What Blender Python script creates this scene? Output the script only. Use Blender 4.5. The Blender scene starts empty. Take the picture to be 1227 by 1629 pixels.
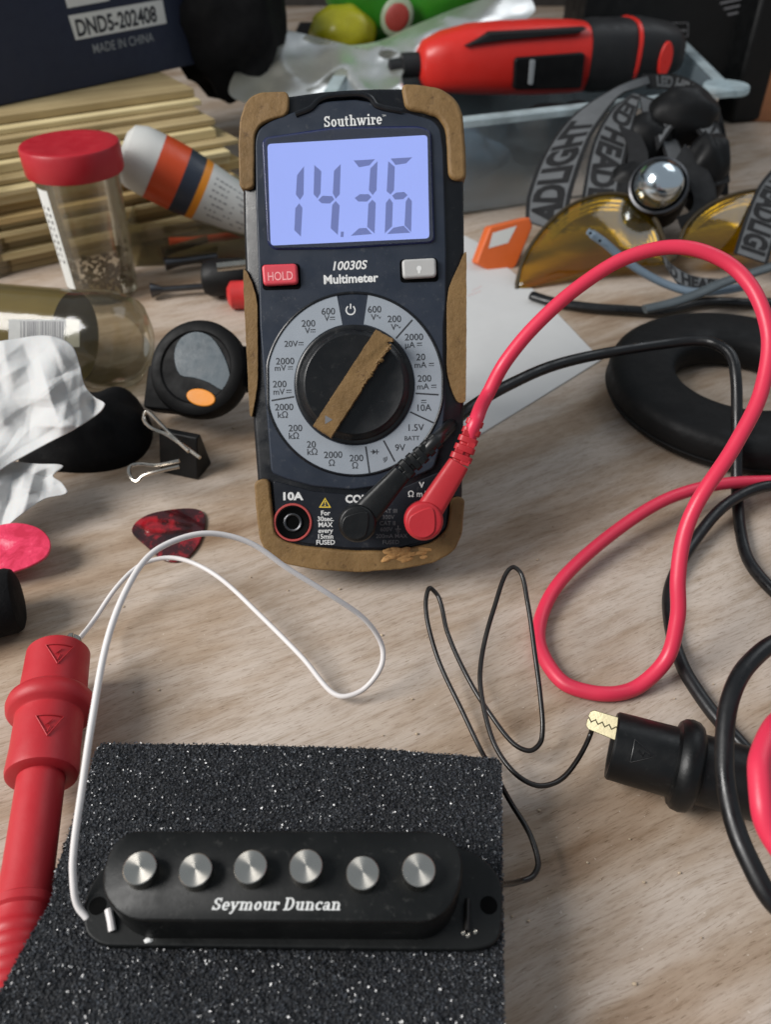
import bpy, math, random
from mathutils import Vector, Matrix, noise
R = math.radians
random.seed(7)
S = bpy.context.scene
COL = S.collection
MM = 0.001

# ------------------------------------------------------------------ camera
F, TH, CH = 1278.0, R(40), 185.0          # focal length in photo pixels, pitch down, height above the table (mm)
cam_d = bpy.data.cameras.new('camera')
cam = bpy.data.objects.new('camera', cam_d); COL.objects.link(cam)
cam.location = (0, 0, CH*MM); cam.rotation_euler = (math.pi/2 - TH, 0, 0)
cam_d.sensor_fit = 'VERTICAL'; cam_d.sensor_height = 36; cam_d.sensor_width = 36
cam_d.lens = 36*F/1629
cam_d.clip_start = 0.01; cam_d.clip_end = 20
cam_d.dof.use_dof = True; cam_d.dof.focus_distance = 0.214; cam_d.dof.aperture_fstop = 18
S.camera = cam

# ------------------------------------------------------------------ light and exposure
W = bpy.data.worlds.new('World'); S.world = W; W.use_nodes = True
W.node_tree.nodes['Background'].inputs[0].default_value = (0.80, 0.90, 1.0, 1)
W.node_tree.nodes['Background'].inputs[1].default_value = 0.27

def area(name, loc, target, sx, sy, power, col):
    d = bpy.data.lights.new(name, 'AREA'); d.shape = 'RECTANGLE'; d.size = sx; d.size_y = sy
    d.energy = power; d.color = col
    o = bpy.data.objects.new(name, d); COL.objects.link(o)
    o.location = loc
    o.rotation_euler = (Vector(target) - Vector(loc)).to_track_quat('-Z', 'Y').to_euler()
    return o
key = area('window_light', (-0.92, -0.10, 0.80), (0.08, 0.15, 0.0), 0.6, 0.6, 17.0, (1.0, 0.975, 0.945))
top = area('fill_light', (0.75, 0.75, 1.05), (0.15, 0.25, 0.0), 0.7, 0.7, 2.2, (0.93, 0.97, 1.0))  # fill lamp added high behind on the right, not a known source
S.view_settings.view_transform = 'Standard'; S.view_settings.look = 'None'
S.view_settings.gamma = 1; S.view_settings.use_curve_mapping = False
S.view_settings.exposure = 0.3
S.cycles.max_bounces = 10; S.cycles.transparent_max_bounces = 24

# ------------------------------------------------------------------ geometry helpers (all in mm)
CAM = Vector((0, 0, CH)); cT, sT = math.cos(TH), math.sin(TH)
def ray(px, py):
    u, v = (px - 613.5)/F, (py - 814.5)/F
    return Vector((u, cT - v*sT, -sT - v*cT))
def at_d(px, py, d): return CAM + ray(px, py)*d
def at_z(px, py, z=0.0):
    r = ray(px, py); return CAM + r*((z - CH)/r.z)
def at_y(px, py, y):
    r = ray(px, py); return CAM + r*(y/r.y)

class Fr:
    """A local frame: origin and three axes; hit() finds where a sight line meets the plane z=const."""
    def __init__(s, o, x, y, z=None):
        s.o = Vector(o); s.x = Vector(x).normalized(); s.y = Vector(y).normalized()
        s.z = Vector(z).normalized() if z is not None else s.x.cross(s.y).normalized()
    def w(s, x, y, z=0.0): return s.o + s.x*x + s.y*y + s.z*z
    def hit(s, px, py, z=0.0):
        r = ray(px, py); p0 = s.o + s.z*z
        p = CAM + r*((p0 - CAM).dot(s.z)/r.dot(s.z)) - s.o
        return (p.dot(s.x), p.dot(s.y))
    def mmpx(s, px, py, z=0.0):
        a = s.hit(px, py, z); b = s.hit(px + 10, py, z)
        return math.hypot(b[0]-a[0], b[1]-a[1])/10
WORLD = Fr((0,0,0), (1,0,0), (0,1,0))
def yawfr(o, deg): a = R(deg); return Fr(o, (math.cos(a), math.sin(a), 0), (-math.sin(a), math.cos(a), 0))
def axisfr(o, z, hint=(0,0,1)):
    z = Vector(z).normalized(); h = Vector(hint)
    if abs(z.dot(h.normalized())) > .97: h = Vector((1,0,0))
    x = h.cross(z).normalized(); return Fr(o, x, z.cross(x), z)

def round_poly(pts, r, n=5):
    out = []; N = len(pts)
    for i in range(N):
        p = Vector(pts[i]).to_2d(); a = Vector(pts[i-1]).to_2d(); b = Vector(pts[(i+1) % N]).to_2d()
        da, db = a-p, b-p
        k = min(r, da.length*.49, db.length*.49)
        q0 = p + da.normalized()*k; q1 = p + db.normalized()*k
        for j in range(n+1):
            t = j/n
            q = q0*(1-t)**2 + p*2*t*(1-t) + q1*t*t
            out.append((q.x, q.y))
    return out
def smooth_path(pts, n=10, closed=False):
    """Centripetal-like Catmull-Rom through the points."""
    P = [Vector(p) for p in pts]; out = []; N = len(P)
    segs = N if closed else N-1
    for i in range(segs):
        p1, p2 = P[i], P[(i+1) % N]
        p0 = P[i-1] if (closed or i > 0) else p1*2 - p2
        p3 = P[(i+2) % N] if (closed or i < N-2) else p2*2 - p1
        d = (p2-p1).length
        m1 = (p2-p0)*(d/max(1e-6, (p1-p0).length + d)); m2 = (p3-p1)*(d/max(1e-6, (p3-p2).length + d))
        for j in range(n):
            t = j/n; t2 = t*t; t3 = t2*t
            out.append(p1*(2*t3-3*t2+1) + m1*(t3-2*t2+t) + p2*(-2*t3+3*t2) + m2*(t3-t2))
    if not closed: out.append(P[-1])
    return out
def circ(cx, cy, rx, ry=None, n=40, rot=0):
    ry = rx if ry is None else ry; c, s = math.cos(rot), math.sin(rot)
    return [(cx + rx*math.cos(t)*c - ry*math.sin(t)*s, cy + rx*math.cos(t)*s + ry*math.sin(t)*c)
            for t in (2*math.pi*i/n for i in range(n))]

WORG = {}                                    # world origin (mm) of every object built
class MB:
    def __init__(s): s.v = []; s.f = []
    def add(s, vs, fs):
        k = len(s.v); s.v += [Vector(p) for p in vs]; s.f += [tuple(i+k for i in f) for f in fs]; return s
    def prism(s, fr, poly, z0, z1, clamp=None):
        n = len(poly)
        a = sum(poly[i][0]*poly[(i+1) % n][1] - poly[(i+1) % n][0]*poly[i][1] for i in range(n))
        if a < 0: poly = poly[::-1]
        g = clamp or (lambda x, y, z: y)
        vs = [fr.w(x, g(x, y, z0), z0) for x, y in poly] + [fr.w(x, g(x, y, z1), z1) for x, y in poly]
        return s.add(vs, [tuple(range(n-1, -1, -1)), tuple(range(n, 2*n))] + [(i, (i+1) % n, n+(i+1) % n, n+i) for i in range(n)])
    def sheet(s, fr, poly, z):
        n = len(poly)
        a = sum(poly[i][0]*poly[(i+1) % n][1] - poly[(i+1) % n][0]*poly[i][1] for i in range(n))
        if a < 0: poly = poly[::-1]
        return s.add([fr.w(x, y, z) for x, y in poly], [tuple(range(n))])
    def loft(s, rings, closed_ends=True):
        n = len(rings[0]); vs = [p for r in rings for p in r]; fs = []
        for k in range(len(rings)-1):
            for i in range(n):
                j = (i+1) % n
                fs.append((k*n+i, k*n+j, (k+1)*n+j, (k+1)*n+i))
        if closed_ends:
            fs.append(tuple(range(n-1, -1, -1))); m = (len(rings)-1)*n; fs.append(tuple(range(m, m+n)))
        return s.add(vs, fs)
    def lathe(s, fr, prof, n=48, ends=True, sx=1, sy=1):
        return s.loft([[fr.w(r*sx*math.cos(2*math.pi*i/n), r*sy*math.sin(2*math.pi*i/n), z) for i in range(n)] for r, z in prof], ends)
    def ringlathe(s, fr, prof, n=64, sx=1, sy=1):
        """closed profile (r,z) swept round: a ring"""
        m = len(prof); vs = []; fs = []
        for i in range(n):
            t = 2*math.pi*i/n
            vs += [fr.w(r*sx*math.cos(t), r*sy*math.sin(t), z) for r, z in prof]
        for i in range(n):
            for j in range(m):
                a, b = i*m+j, i*m+(j+1) % m; c, d = ((i+1) % n)*m+(j+1) % m, ((i+1) % n)*m+j
                fs.append((a, d, c, b))
        return s.add(vs, fs)
    def tube(s, pts, rad, n=12, caps=True, flat=1.0):
        pts = [Vector(p) for p in pts]; N = len(pts); rings = []
        t0 = (pts[1]-pts[0]).normalized(); up = Vector((0,0,1))
        if abs(t0.z) > .9: up = Vector((1,0,0))
        nrm = (up - t0*up.dot(t0)).normalized()
        for i in range(N):
            t = (pts[min(i+1, N-1)] - pts[max(i-1, 0)]).normalized()
            nrm = (nrm - t*nrm.dot(t)).normalized(); b = t.cross(nrm)
            r = rad(i/(N-1)) if callable(rad) else rad
            rings.append([pts[i] + nrm*(r*flat*math.cos(2*math.pi*k/n)) + b*(r*math.sin(2*math.pi*k/n)) for k in range(n)])
        return s.loft(rings, caps)
    def box(s, fr, x0, x1, y0, y1, z0, z1): return s.prism(fr, [(x0,y0),(x1,y0),(x1,y1),(x0,y1)], z0, z1)
    def ellipsoid(s, c, rx, ry, rz, n=32, m=18, fr=None, bump=0, freq=.05):
        fr = fr or Fr(c, (1,0,0), (0,1,0)); prof = []
        rings = []
        for k in range(m+1):
            a = -math.pi/2 + math.pi*(k+.02)/(m+.04); ring = []
            for i in range(n):
                t = 2*math.pi*i/n
                d = Vector((math.cos(a)*math.cos(t), math.cos(a)*math.sin(t), math.sin(a)))
                q = 1 + bump*noise.noise(d*2.2 + Vector((freq*97, 3, 1)))
                ring.append(fr.w(d.x*rx*q, d.y*ry*q, d.z*rz*q))
            rings.append(ring)
        return s.loft(rings)
    def build(s, name, mat, parent=None, org=None, bevel=0, smooth=35, segs=2, subsurf=0, solid=0):
        lo = Vector((min(p[i] for p in s.v) for i in range(3))); hi = Vector((max(p[i] for p in s.v) for i in range(3)))
        o_ = Vector(org) if org is not None else Vector(((lo.x+hi.x)/2, (lo.y+hi.y)/2, lo.z))
        me = bpy.data.meshes.new(name)
        me.from_pydata([((p - o_)*MM)[:] for p in s.v], [], s.f); me.update()
        if smooth:
            me.shade_smooth()
            if smooth < 180: me.set_sharp_from_angle(angle=R(smooth))
        me.materials.append(mat)
        o = bpy.data.objects.new(name, me); COL.objects.link(o)
        WORG[o.name] = o_
        if parent is not None:
            o.parent = parent; o.location = (o_ - WORG[parent.name])*MM
        else: o.location = o_*MM
        if solid:
            m = o.modifiers.new('solid', 'SOLIDIFY'); m.thickness = solid*MM; m.offset = 0
        if bevel:
            m = o.modifiers.new('bevel', 'BEVEL'); m.width = bevel*MM; m.segments = segs; m.limit_method = 'ANGLE'; m.angle_limit = R(40)
            m.harden_normals = False
        if subsurf:
            m = o.modifiers.new('subd', 'SUBSURF'); m.levels = subsurf; m.render_levels = subsurf
        return o
def tag(o, label, cat, group=None, kind=None):
    if label: o['label'] = label
    if cat: o['category'] = cat
    if group: o['group'] = group
    if kind: o['kind'] = kind
    return o
def thing(name, org, label, cat, group=None):
    o = bpy.data.objects.new(name, None); COL.objects.link(o); o.empty_display_size = .01
    o.location = Vector(org)*MM; WORG[o.name] = Vector(org)
    return tag(o, label, cat, group)

# ------------------------------------------------------------------ materials
def lin(h):
    h = h.lstrip('#'); c = [int(h[i:i+2], 16)/255 for i in (0, 2, 4)]
    return tuple(((x+.055)/1.055)**2.4 if x > .04045 else x/12.92 for x in c)
class NT:
    def __init__(s, name):
        s.m = bpy.data.materials.new(name); s.m.use_nodes = True; s.t = s.m.node_tree
        s.b = s.t.nodes['Principled BSDF']; s.out = s.t.nodes['Material Output']
    def n(s, typ, **kw):
        nd = s.t.nodes.new(typ)
        for k, v in kw.items(): setattr(nd, k, v)
        return nd
    def l(s, a, b): s.t.links.new(a, b)
    def noise(s, scale, detail=4, rough=.55, vec=None, dim='3D'):
        nd = s.n('ShaderNodeTexNoise'); nd.inputs['Scale'].default_value = scale
        nd.inputs['Detail'].default_value = detail; nd.inputs['Roughness'].default_value = rough
        if vec is not None: s.l(vec, nd.inputs['Vector'])
        return nd
    def ramp(s, fac, stops, interp='LINEAR'):
        r = s.n('ShaderNodeValToRGB'); e = r.color_ramp.elements; r.color_ramp.interpolation = interp
        while len(e) < len(stops): e.new(.5)
        for q, (p, c) in zip(e, stops): q.position = p; q.color = tuple(c) + (1,) if len(c) == 3 else c
        s.l(fac, r.inputs[0]); return r
    def coords(s): return s.n('ShaderNodeTexCoord').outputs['Object']
    def bump(s, h, strength, dist, prev=None):
        b = s.n('ShaderNodeBump'); b.inputs['Strength'].default_value = strength; b.inputs['Distance'].default_value = dist*MM
        s.l(h, b.inputs['Height'])
        if prev is not None: s.l(prev, b.inputs['Normal'])
        s.l(b.outputs[0], s.b.inputs['Normal']); return b.outputs[0]
def mat(name, col, rough=.5, metal=0.0, var=.18, vscale=60, grit=.25, gscale=1500, gdist=.08, rvar=.12, spec=.5, coat=0, sss=0, dust=0):
    t = NT(name); c = lin(col) if isinstance(col, str) else col; co = t.coords()
    n1 = t.noise(vscale, 6, .65, co)
    r = t.ramp(n1.outputs[0], [(.25, tuple(x*(1-var) for x in c)), (.75, tuple(min(1, x*(1+var)+dust*.02) for x in c))])
    colout = r.outputs[0]
    if dust:
        n3 = t.noise(420, 8, .75, co); rd = t.ramp(n3.outputs[0], [(.58, (0,0,0)), (.78, (dust, dust, dust))])
        mx = t.n('ShaderNodeMix', data_type='RGBA'); t.l(rd.outputs[0], mx.inputs[0]); t.l(colout, mx.inputs[6]); mx.inputs[7].default_value = (.32,.31,.29,1)
        colout = mx.outputs[2]
    t.l(colout, t.b.inputs['Base Color'])
    n2 = t.noise(vscale*2.3, 5, .6, co)
    rr = t.ramp(n2.outputs[0], [(.3, (max(.02, rough-rvar),)*3), (.7, (min(1, rough+rvar),)*3)])
    t.l(rr.outputs[0], t.b.inputs['Roughness'])
    t.b.inputs['Metallic'].default_value = metal
    t.b.inputs['Specular IOR Level'].default_value = spec
    if coat: t.b.inputs['Coat Weight'].default_value = coat; t.b.inputs['Coat Roughness'].default_value = .15
    if sss:
        t.b.inputs['Subsurface Weight'].default_value = sss; t.b.inputs['Subsurface Radius'].default_value = (.003, .0015, .001)
    if grit: t.bump(t.noise(gscale, 3, .6, co).outputs[0], grit, gdist)
    return t.m
def clear(name, tint, gloss=.12, rough=.08, haze=0.0, hazecol=(.8,.8,.8), fres=1.0):
    """thin clear plastic: transparent with a fresnel gloss, optionally a milky share"""
    t = NT(name); tr = t.n('ShaderNodeBsdfTransparent'); tr.inputs[0].default_value = tuple(tint)+(1,)
    gl = t.n('ShaderNodeBsdfGlossy'); gl.inputs['Roughness'].default_value = rough; gl.inputs[0].default_value = (1,1,1,1)
    lw = t.n('ShaderNodeLayerWeight'); lw.inputs[0].default_value = .35
    co = t.coords(); nz = t.noise(45, 4, .6, co)
    bp = t.n('ShaderNodeBump'); bp.inputs['Strength'].default_value = .35; bp.inputs['Distance'].default_value = .6*MM
    t.l(nz.outputs[0], bp.inputs['Height']); t.l(bp.outputs[0], gl.inputs['Normal']); t.l(bp.outputs[0], lw.inputs['Normal'])
    ma = t.n('ShaderNodeMath', operation='MULTIPLY_ADD'); t.l(lw.outputs['Fresnel'], ma.inputs[0]); ma.inputs[1].default_value = (1.0-gloss)*fres; ma.inputs[2].default_value = gloss*.4
    mx = t.n('ShaderNodeMixShader'); t.l(ma.outputs[0], mx.inputs[0]); t.l(tr.outputs[0], mx.inputs[1]); t.l(gl.outputs[0], mx.inputs[2])
    out = mx.outputs[0]
    if haze:
        df = t.n('ShaderNodeBsdfDiffuse'); df.inputs[0].default_value = tuple(hazecol)+(1,)
        tl = t.n('ShaderNodeBsdfTranslucent'); tl.inputs[0].default_value = tuple(hazecol)+(1,)
        ad = t.n('ShaderNodeMixShader'); ad.inputs[0].default_value = .4; t.l(df.outputs[0], ad.inputs[1]); t.l(tl.outputs[0], ad.inputs[2])
        rz = t.ramp(nz.outputs[0], [(.3, (haze*.6,)*3), (.75, (min(1, haze*1.4),)*3)])
        m2 = t.n('ShaderNodeMixShader'); t.l(rz.outputs[0], m2.inputs[0]); t.l(out, m2.inputs[1]); t.l(ad.outputs[0], m2.inputs[2]); out = m2.outputs[0]
    t.l(out, t.out.inputs[0]); return t.m

def wood_table():
    t = NT('table_laminate'); co = t.coords()
    mp = t.n('ShaderNodeMapping'); mp.inputs['Rotation'].default_value = (0, 0, R(-27)); t.l(co, mp.inputs[0])
    wn = t.noise(7, 3, .5, mp.outputs[0])                    # wavering grain
    va = t.n('ShaderNodeVectorMath', operation='MULTIPLY_ADD'); t.l(wn.outputs[1], va.inputs[0]); va.inputs[1].default_value = (.0, .022, 0); t.l(mp.outputs[0], va.inputs[2])
    def st(x, y): 
        m = t.n('ShaderNodeMapping'); m.inputs['Scale'].default_value = (x, y, 1); t.l(va.outputs[0], m.inputs[0]); return m.outputs[0]
    broad = t.noise(1, 4, .6, st(9, 34)); mid = t.noise(1, 6, .68, st(42, 300)); fine = t.noise(1, 4, .7, st(150, 1700))
    rb = t.ramp(broad.outputs[0], [(.30, lin('88705a')), (.43, lin('a89582')), (.56, lin('bbada0')), (.75, lin('c1b5aa'))])
    rm = t.ramp(mid.outputs[0], [(.32, (.72,.67,.60)), (.45, (.91,.89,.87)), (.56, (1,1,1)), (.8, (1.06,1.06,1.07))])
    rf = t.ramp(fine.outputs[0], [(.32, (.66,.62,.58)), (.5, (1,1,1))])
    m1 = t.n('ShaderNodeMix', data_type='RGBA', blend_type='MULTIPLY'); m1.inputs[0].default_value = .9; t.l(rb.outputs[0], m1.inputs[6]); t.l(rm.outputs[0], m1.inputs[7])
    m2 = t.n('ShaderNodeMix', data_type='RGBA', blend_type='MULTIPLY'); m2.inputs[0].default_value = .8; t.l(m1.outputs[2], m2.inputs[6]); t.l(rf.outputs[0], m2.inputs[7])
    pore = t.noise(1, 2, .5, st(300, 2600)); rp = t.ramp(pore.outputs[0], [(.30, (.55,.50,.44)), (.38, (1,1,1))]); m4 = t.n('ShaderNodeMix', data_type='RGBA', blend_type='MULTIPLY'); m4.inputs[0].default_value = .8; t.l(m2.outputs[2], m4.inputs[6]); t.l(rp.outputs[0], m4.inputs[7]); m2 = m4
    sp = t.noise(900, 2, .5, co); rs = t.ramp(sp.outputs[0], [(.70, (0,0,0)), (.76, (.5,.5,.5))])
    m3 = t.n('ShaderNodeMix', data_type='RGBA'); t.l(rs.outputs[0], m3.inputs[0]); t.l(m2.outputs[2], m3.inputs[6]); m3.inputs[7].default_value = lin('d8ccbe')+(1,)
    t.l(m3.outputs[2], t.b.inputs['Base Color'])
    rr = t.ramp(mid.outputs[0], [(.3, (.62,)*3), (.7, (.46,)*3)]); t.l(rr.outputs[0], t.b.inputs['Roughness'])
    t.b.inputs['Specular IOR Level'].default_value = .22
    t.bump(fine.outputs[0], .25, .15); return t.m

def wood_mat(name, a, b, ang=0):
    t = NT(name); co = t.coords(); mp = t.n('ShaderNodeMapping'); mp.inputs['Rotation'].default_value = (0,0,R(-ang)); t.l(co, mp.inputs[0])
    m = t.n('ShaderNodeMapping'); m.inputs['Scale'].default_value = (10, 200, 350); t.l(mp.outputs[0], m.inputs[0])
    n = t.noise(1, 6, .6, m.outputs[0]); n2 = t.noise(25, 3, .5, co)
    r = t.ramp(n.outputs[0], [(.3, lin(a)), (.7, lin(b))]); r2 = t.ramp(n2.outputs[0], [(.3, (.72,.70,.66)), (.7, (1,1,1))])
    x = t.n('ShaderNodeMix', data_type='RGBA', blend_type='MULTIPLY'); x.inputs[0].default_value = 1; t.l(r.outputs[0], x.inputs[6]); t.l(r2.outputs[0], x.inputs[7])
    t.l(x.outputs[2], t.b.inputs['Base Color']); t.b.inputs['Roughness'].default_value = .75; t.bump(n.outputs[0], .3, .3); return t.m

def tan_rubber():
    t = NT('tan_rubber'); co = t.coords()
    n = t.noise(55, 8, .7, co); r = t.ramp(n.outputs[0], [(.25, lin('57431f')), (.42, lin('6e5430')), (.58, lin('7d613a')), (.8, lin('8a6f48'))])
    n2 = t.noise(380, 6, .75, co); r2 = t.ramp(n2.outputs[0], [(.30, (.42,.36,.30)), (.42, (1,1,1))])
    x = t.n('ShaderNodeMix', data_type='RGBA', blend_type='MULTIPLY'); x.inputs[0].default_value = 1; t.l(r.outputs[0], x.inputs[6]); t.l(r2.outputs[0], x.inputs[7])
    t.l(x.outputs[2], t.b.inputs['Base Color']); t.b.inputs['Roughness'].default_value = .62; t.b.inputs['Specular IOR Level'].default_value = .4
    p = t.bump(n2.outputs[0], .5, .5); t.bump(t.noise(140, 5, .6, co).outputs[0], .5, 1.2, p); return t.m

def emis(name, col, st):
    t = NT(name); t.b.inputs['Base Color'].default_value = (.004,.004,.006,1); t.b.inputs['Roughness'].default_value = .35; t.b.inputs['Specular IOR Level'].default_value = .25
    co = t.coords(); n = t.noise(25, 2, .5, co)
    r = t.ramp(n.outputs[0], [(.3, tuple(c*.94 for c in lin(col))), (.7, lin(col))])
    t.l(r.outputs[0], t.b.inputs['Emission Color'])
    t.b.inputs['Emission Strength'].default_value = st; return t.m

def brushed(name):
    t = NT(name); co = t.coords()
    t.b.inputs['Base Color'].default_value = lin('c9c4bb')+(1,); t.b.inputs['Metallic'].default_value = 1
    t.b.inputs['Roughness'].default_value = .34; t.b.inputs['Anisotropic'].default_value = .9
    tg = t.n('ShaderNodeTangent', direction_type='RADIAL', axis='Z'); t.l(tg.outputs[0], t.b.inputs['Tangent'])
    # turned rings: noise over the distance from the axis
    sx = t.n('ShaderNodeVectorMath', operation='MULTIPLY'); sx.inputs[1].default_value = (1,1,0); t.l(co, sx.inputs[0])
    ln = t.n('ShaderNodeVectorMath', operation='LENGTH'); t.l(sx.outputs[0], ln.inputs[0])
    cb = t.n('ShaderNodeCombineXYZ'); t.l(ln.outputs['Value'], cb.inputs[0])
    n = t.noise(6000, 3, .6, cb.outputs[0]); t.bump(n.outputs[0], .08, .02)
    n2 = t.noise(300, 5, .6, co); r = t.ramp(n2.outputs[0], [(.3, (.24,)*3), (.7, (.33,)*3)]); t.l(r.outputs[0], t.b.inputs['Roughness']); return t.m

def pearl(name, a, b, c):
    t = NT(name); co = t.coords(); n0 = t.noise(90, 3, .5, co)
    v = t.n('ShaderNodeTexVoronoi'); v.inputs['Scale'].default_value = 260; v.feature = 'SMOOTH_F1'
    va = t.n('ShaderNodeVectorMath', operation='MULTIPLY_ADD'); t.l(n0.outputs[1], va.inputs[0]); va.inputs[1].default_value = (.012,)*3; t.l(co, va.inputs[2])
    t.l(va.outputs[0], v.inputs['Vector'])
    n = t.noise(130, 5, .6, va.outputs[0]); r = t.ramp(n.outputs[0], [(.35, lin(a)), (.52, lin(b)), (.68, lin(c))])
    t.l(r.outputs[0], t.b.inputs['Base Color']); t.b.inputs['Roughness'].default_value = .18; t.b.inputs['Coat Weight'].default_value = .6; return t.m

def foam_mat(name, dark=True):
    t = NT(name); co = t.coords()
    v = t.n('ShaderNodeTexVoronoi'); v.inputs['Scale'].default_value = 1500; t.l(co, v.inputs['Vector'])
    n = t.noise(70, 3, .5, co); r = t.ramp(n.outputs[0], [(.3, lin('16171a')), (.7, lin('25272b'))])
    t.l(r.outputs[0], t.b.inputs['Base Color']); t.b.inputs['Roughness'].default_value = .8
    t.bump(v.outputs['Distance'], 1.0, .8); return t.m

M = dict(
    table=wood_table(), wall=mat('dark_wall', '2b2622', .8),
    shell=mat('black_shell', '181b22', .42, spec=.3, dust=.15), face=mat('slate_face', '232a36', .45, spec=.35, dust=.2, gscale=2500),
    grip=mat('black_grip', '090b10', .3, spec=.4, dust=.12), tan=tan_rubber(), bezel=mat('navy_bezel', '101a4a', .2, grit=0),
    lcd=emis('lcd_backlight', 'a5b6ff', .90), seg=emis('lcd_segment', '6e7ab6', .86),
    ringgrey=mat('dial_grey', '8f969e', .5, var=.06), white=mat('white_print', 'd4d4d2', .6, grit=0, var=.05),
    dimprint=mat('worn_print', '6b6b6e', .6, grit=0), inkdark=mat('dark_print', '26282d', .6, grit=0),
    redbtn=mat('red_button', 'c8404c', .45, var=.08), redprint=mat('faded_red_print', 'e89a9c', .6, grit=0), greybtn=mat('grey_button', 'a9a8a6', .5, var=.08),
    yellow=mat('yellow_print', 'd8b93a', .6, grit=0), redring=mat('red_ring', 'a8433f', .55),
    knob=mat('knob_black', '0f1012', .32, spec=.4, dust=.1), hole=mat('black_hole', '030303', .6, spec=.06), metal=mat('nickel', 'b5b0a6', .28, metal=1, var=.1, grit=.1),
    redrub=mat('red_rubber', 'b0262e', .48, var=.07, spec=.4, grit=.35, gscale=900, gdist=.1), redcable=mat('red_silicone', 'd6324e', .42, var=.05, spec=.45, vscale=25),
    blackcable=mat('black_silicone', '0c0c0e', .36, var=.2, rvar=.16, dust=.1), blackrub=mat('black_rubber', '08090a', .42, spec=.35, dust=.08, gscale=900, gdist=.15),
    brass=mat('pale_brass', '938b70', .40, metal=.7, var=.08), whitewire=mat('white_insulation', 'd9d4d2', .5, var=.05, spec=.4),
    blackwire=mat('black_insulation', '16120f', .35), pickup=mat('pickup_black', '090b0b', .5, spec=.28, dust=.14, gscale=1200, gdist=.12), side=mat('pickup_side', '0e0f10', .35),
    pole=brushed('turned_steel'), foam=foam_mat('foam'), fleck=mat('foam_cell', '383b41', .36, var=.6, vscale=900, grit=0, spec=1.0, coat=.45),
    redpick=pearl('red_pearl', '1c0508', '3c070d', 'a01522'), pinkpick=pearl('pink_pearl', 'b8203f', 'd8385a', 'e58a98'),
    tissue=mat('tissue', 'bcbcbb', .85, var=.03, vscale=90, grit=.35, gscale=700, gdist=.3, sss=.15), cloth=mat('black_cloth', '0a0a0c', .85, spec=.2, grit=.8, gscale=1400, gdist=.3),
    tuner=mat('tuner_black', '040405', .6, spec=.2), screen=mat('dark_screen', '263842', .4, vscale=120, var=.25), orange=mat('orange_plastic', 'e08a1a', .5, var=.06),
    wire=mat('clip_wire', 'bdb6ac', .22, metal=1, grit=0), jar=clear('jar_plastic', (.93,.91,.84), .12, .1, haze=.16, hazecol=(.36,.32,.20)),
    redlid=mat('red_lid', 'a61b27', .42, var=.06), paper=mat('paper_label', 'cfd0cc', .8, var=.04), sheet=mat('white_card', 'c3c3c2', .75, var=.03),
    tubeclear=clear('tube_plastic', (.80,.78,.68), .04, .12, haze=.05, hazecol=(.5,.48,.4), fres=.55), yellowpaper=mat('tan_label', '7d6e42', .9, spec=.02, var=.12),
    wood=[wood_mat('pine_%s' % k, a, b, 30) for k, a, b in (('pale', 'c0ab78', 'e3d3a6'), ('warm', 'b2965f', 'd8bd88'), ('dull', '94805a', 'bba77c'))],
    navybox=mat('navy_card', '121c33', .55, var=.1), black=mat('matte_black', '060607', .55, spec=.3), darkbox=mat('black_card', '070809', .5, spec=.3),
    green=mat('green_film', '2f7d1e', .35, var=.25, vscale=20, grit=0), yellowb=mat('yellow_skin', 'a5a018', .35, var=.15), clearbag=clear('clear_film', (.88,.88,.82), .06, .3, haze=.36, hazecol=(.46,.46,.38)),
    bin=clear('bin_plastic', (.66,.72,.75), .15, .18, haze=.24, hazecol=(.50,.60,.66)), binrim=clear('bin_rim', (.7,.76,.78), .2, .2, haze=.7, hazecol=(.66,.78,.82)),
    drillred=mat('drill_red', 'cf2a22', .38, var=.06), drillblack=mat('drill_black', '121214', .55), steel=mat('dark_steel', '5a5a5c', .35, metal=1),
    strap=mat('strap_grey', '5c5e60', .85, grit=.7, gscale=1600, gdist=.2), strapedge=mat('strap_black', '111113', .85), chrome=mat('chrome', 'd8e2e8', .16, metal=1, grit=0, var=.05, rvar=.06),
    lens=clear('yellow_lens', (.86,.63,.05), .04, .06, haze=.06, hazecol=(.40,.30,.01)), rim=mat('lens_rim', '3a2f1a', .4), temple=mat('temple_blue_grey', '6c7c8a', .45, var=.06), templed=mat('temple_grey', '4b5357', .5),
    earpad=mat('earpad_leather', '060607', .62, spec=.3, var=.2, grit=.6, gscale=500, gdist=.25), orangecard=mat('orange_card', 'd2622a', .5, var=.08), gluewhite=mat('glue_white', 'c6c6c2', .4, var=.04), glueorange=mat('glue_orange', 'c9481d', .4, var=.06), gluenavy=mat('glue_navy', '2a3240', .45),
    redplastic=mat('red_plastic', 'c43232', .4), greyprint=mat('grey_print', '8b8f92', .6, grit=0), brownwood=mat('brown_edge', '8a5a3a', .6), grit=mat('rust_grit', '5a4630', .6, var=.5, vscale=500),
)

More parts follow.
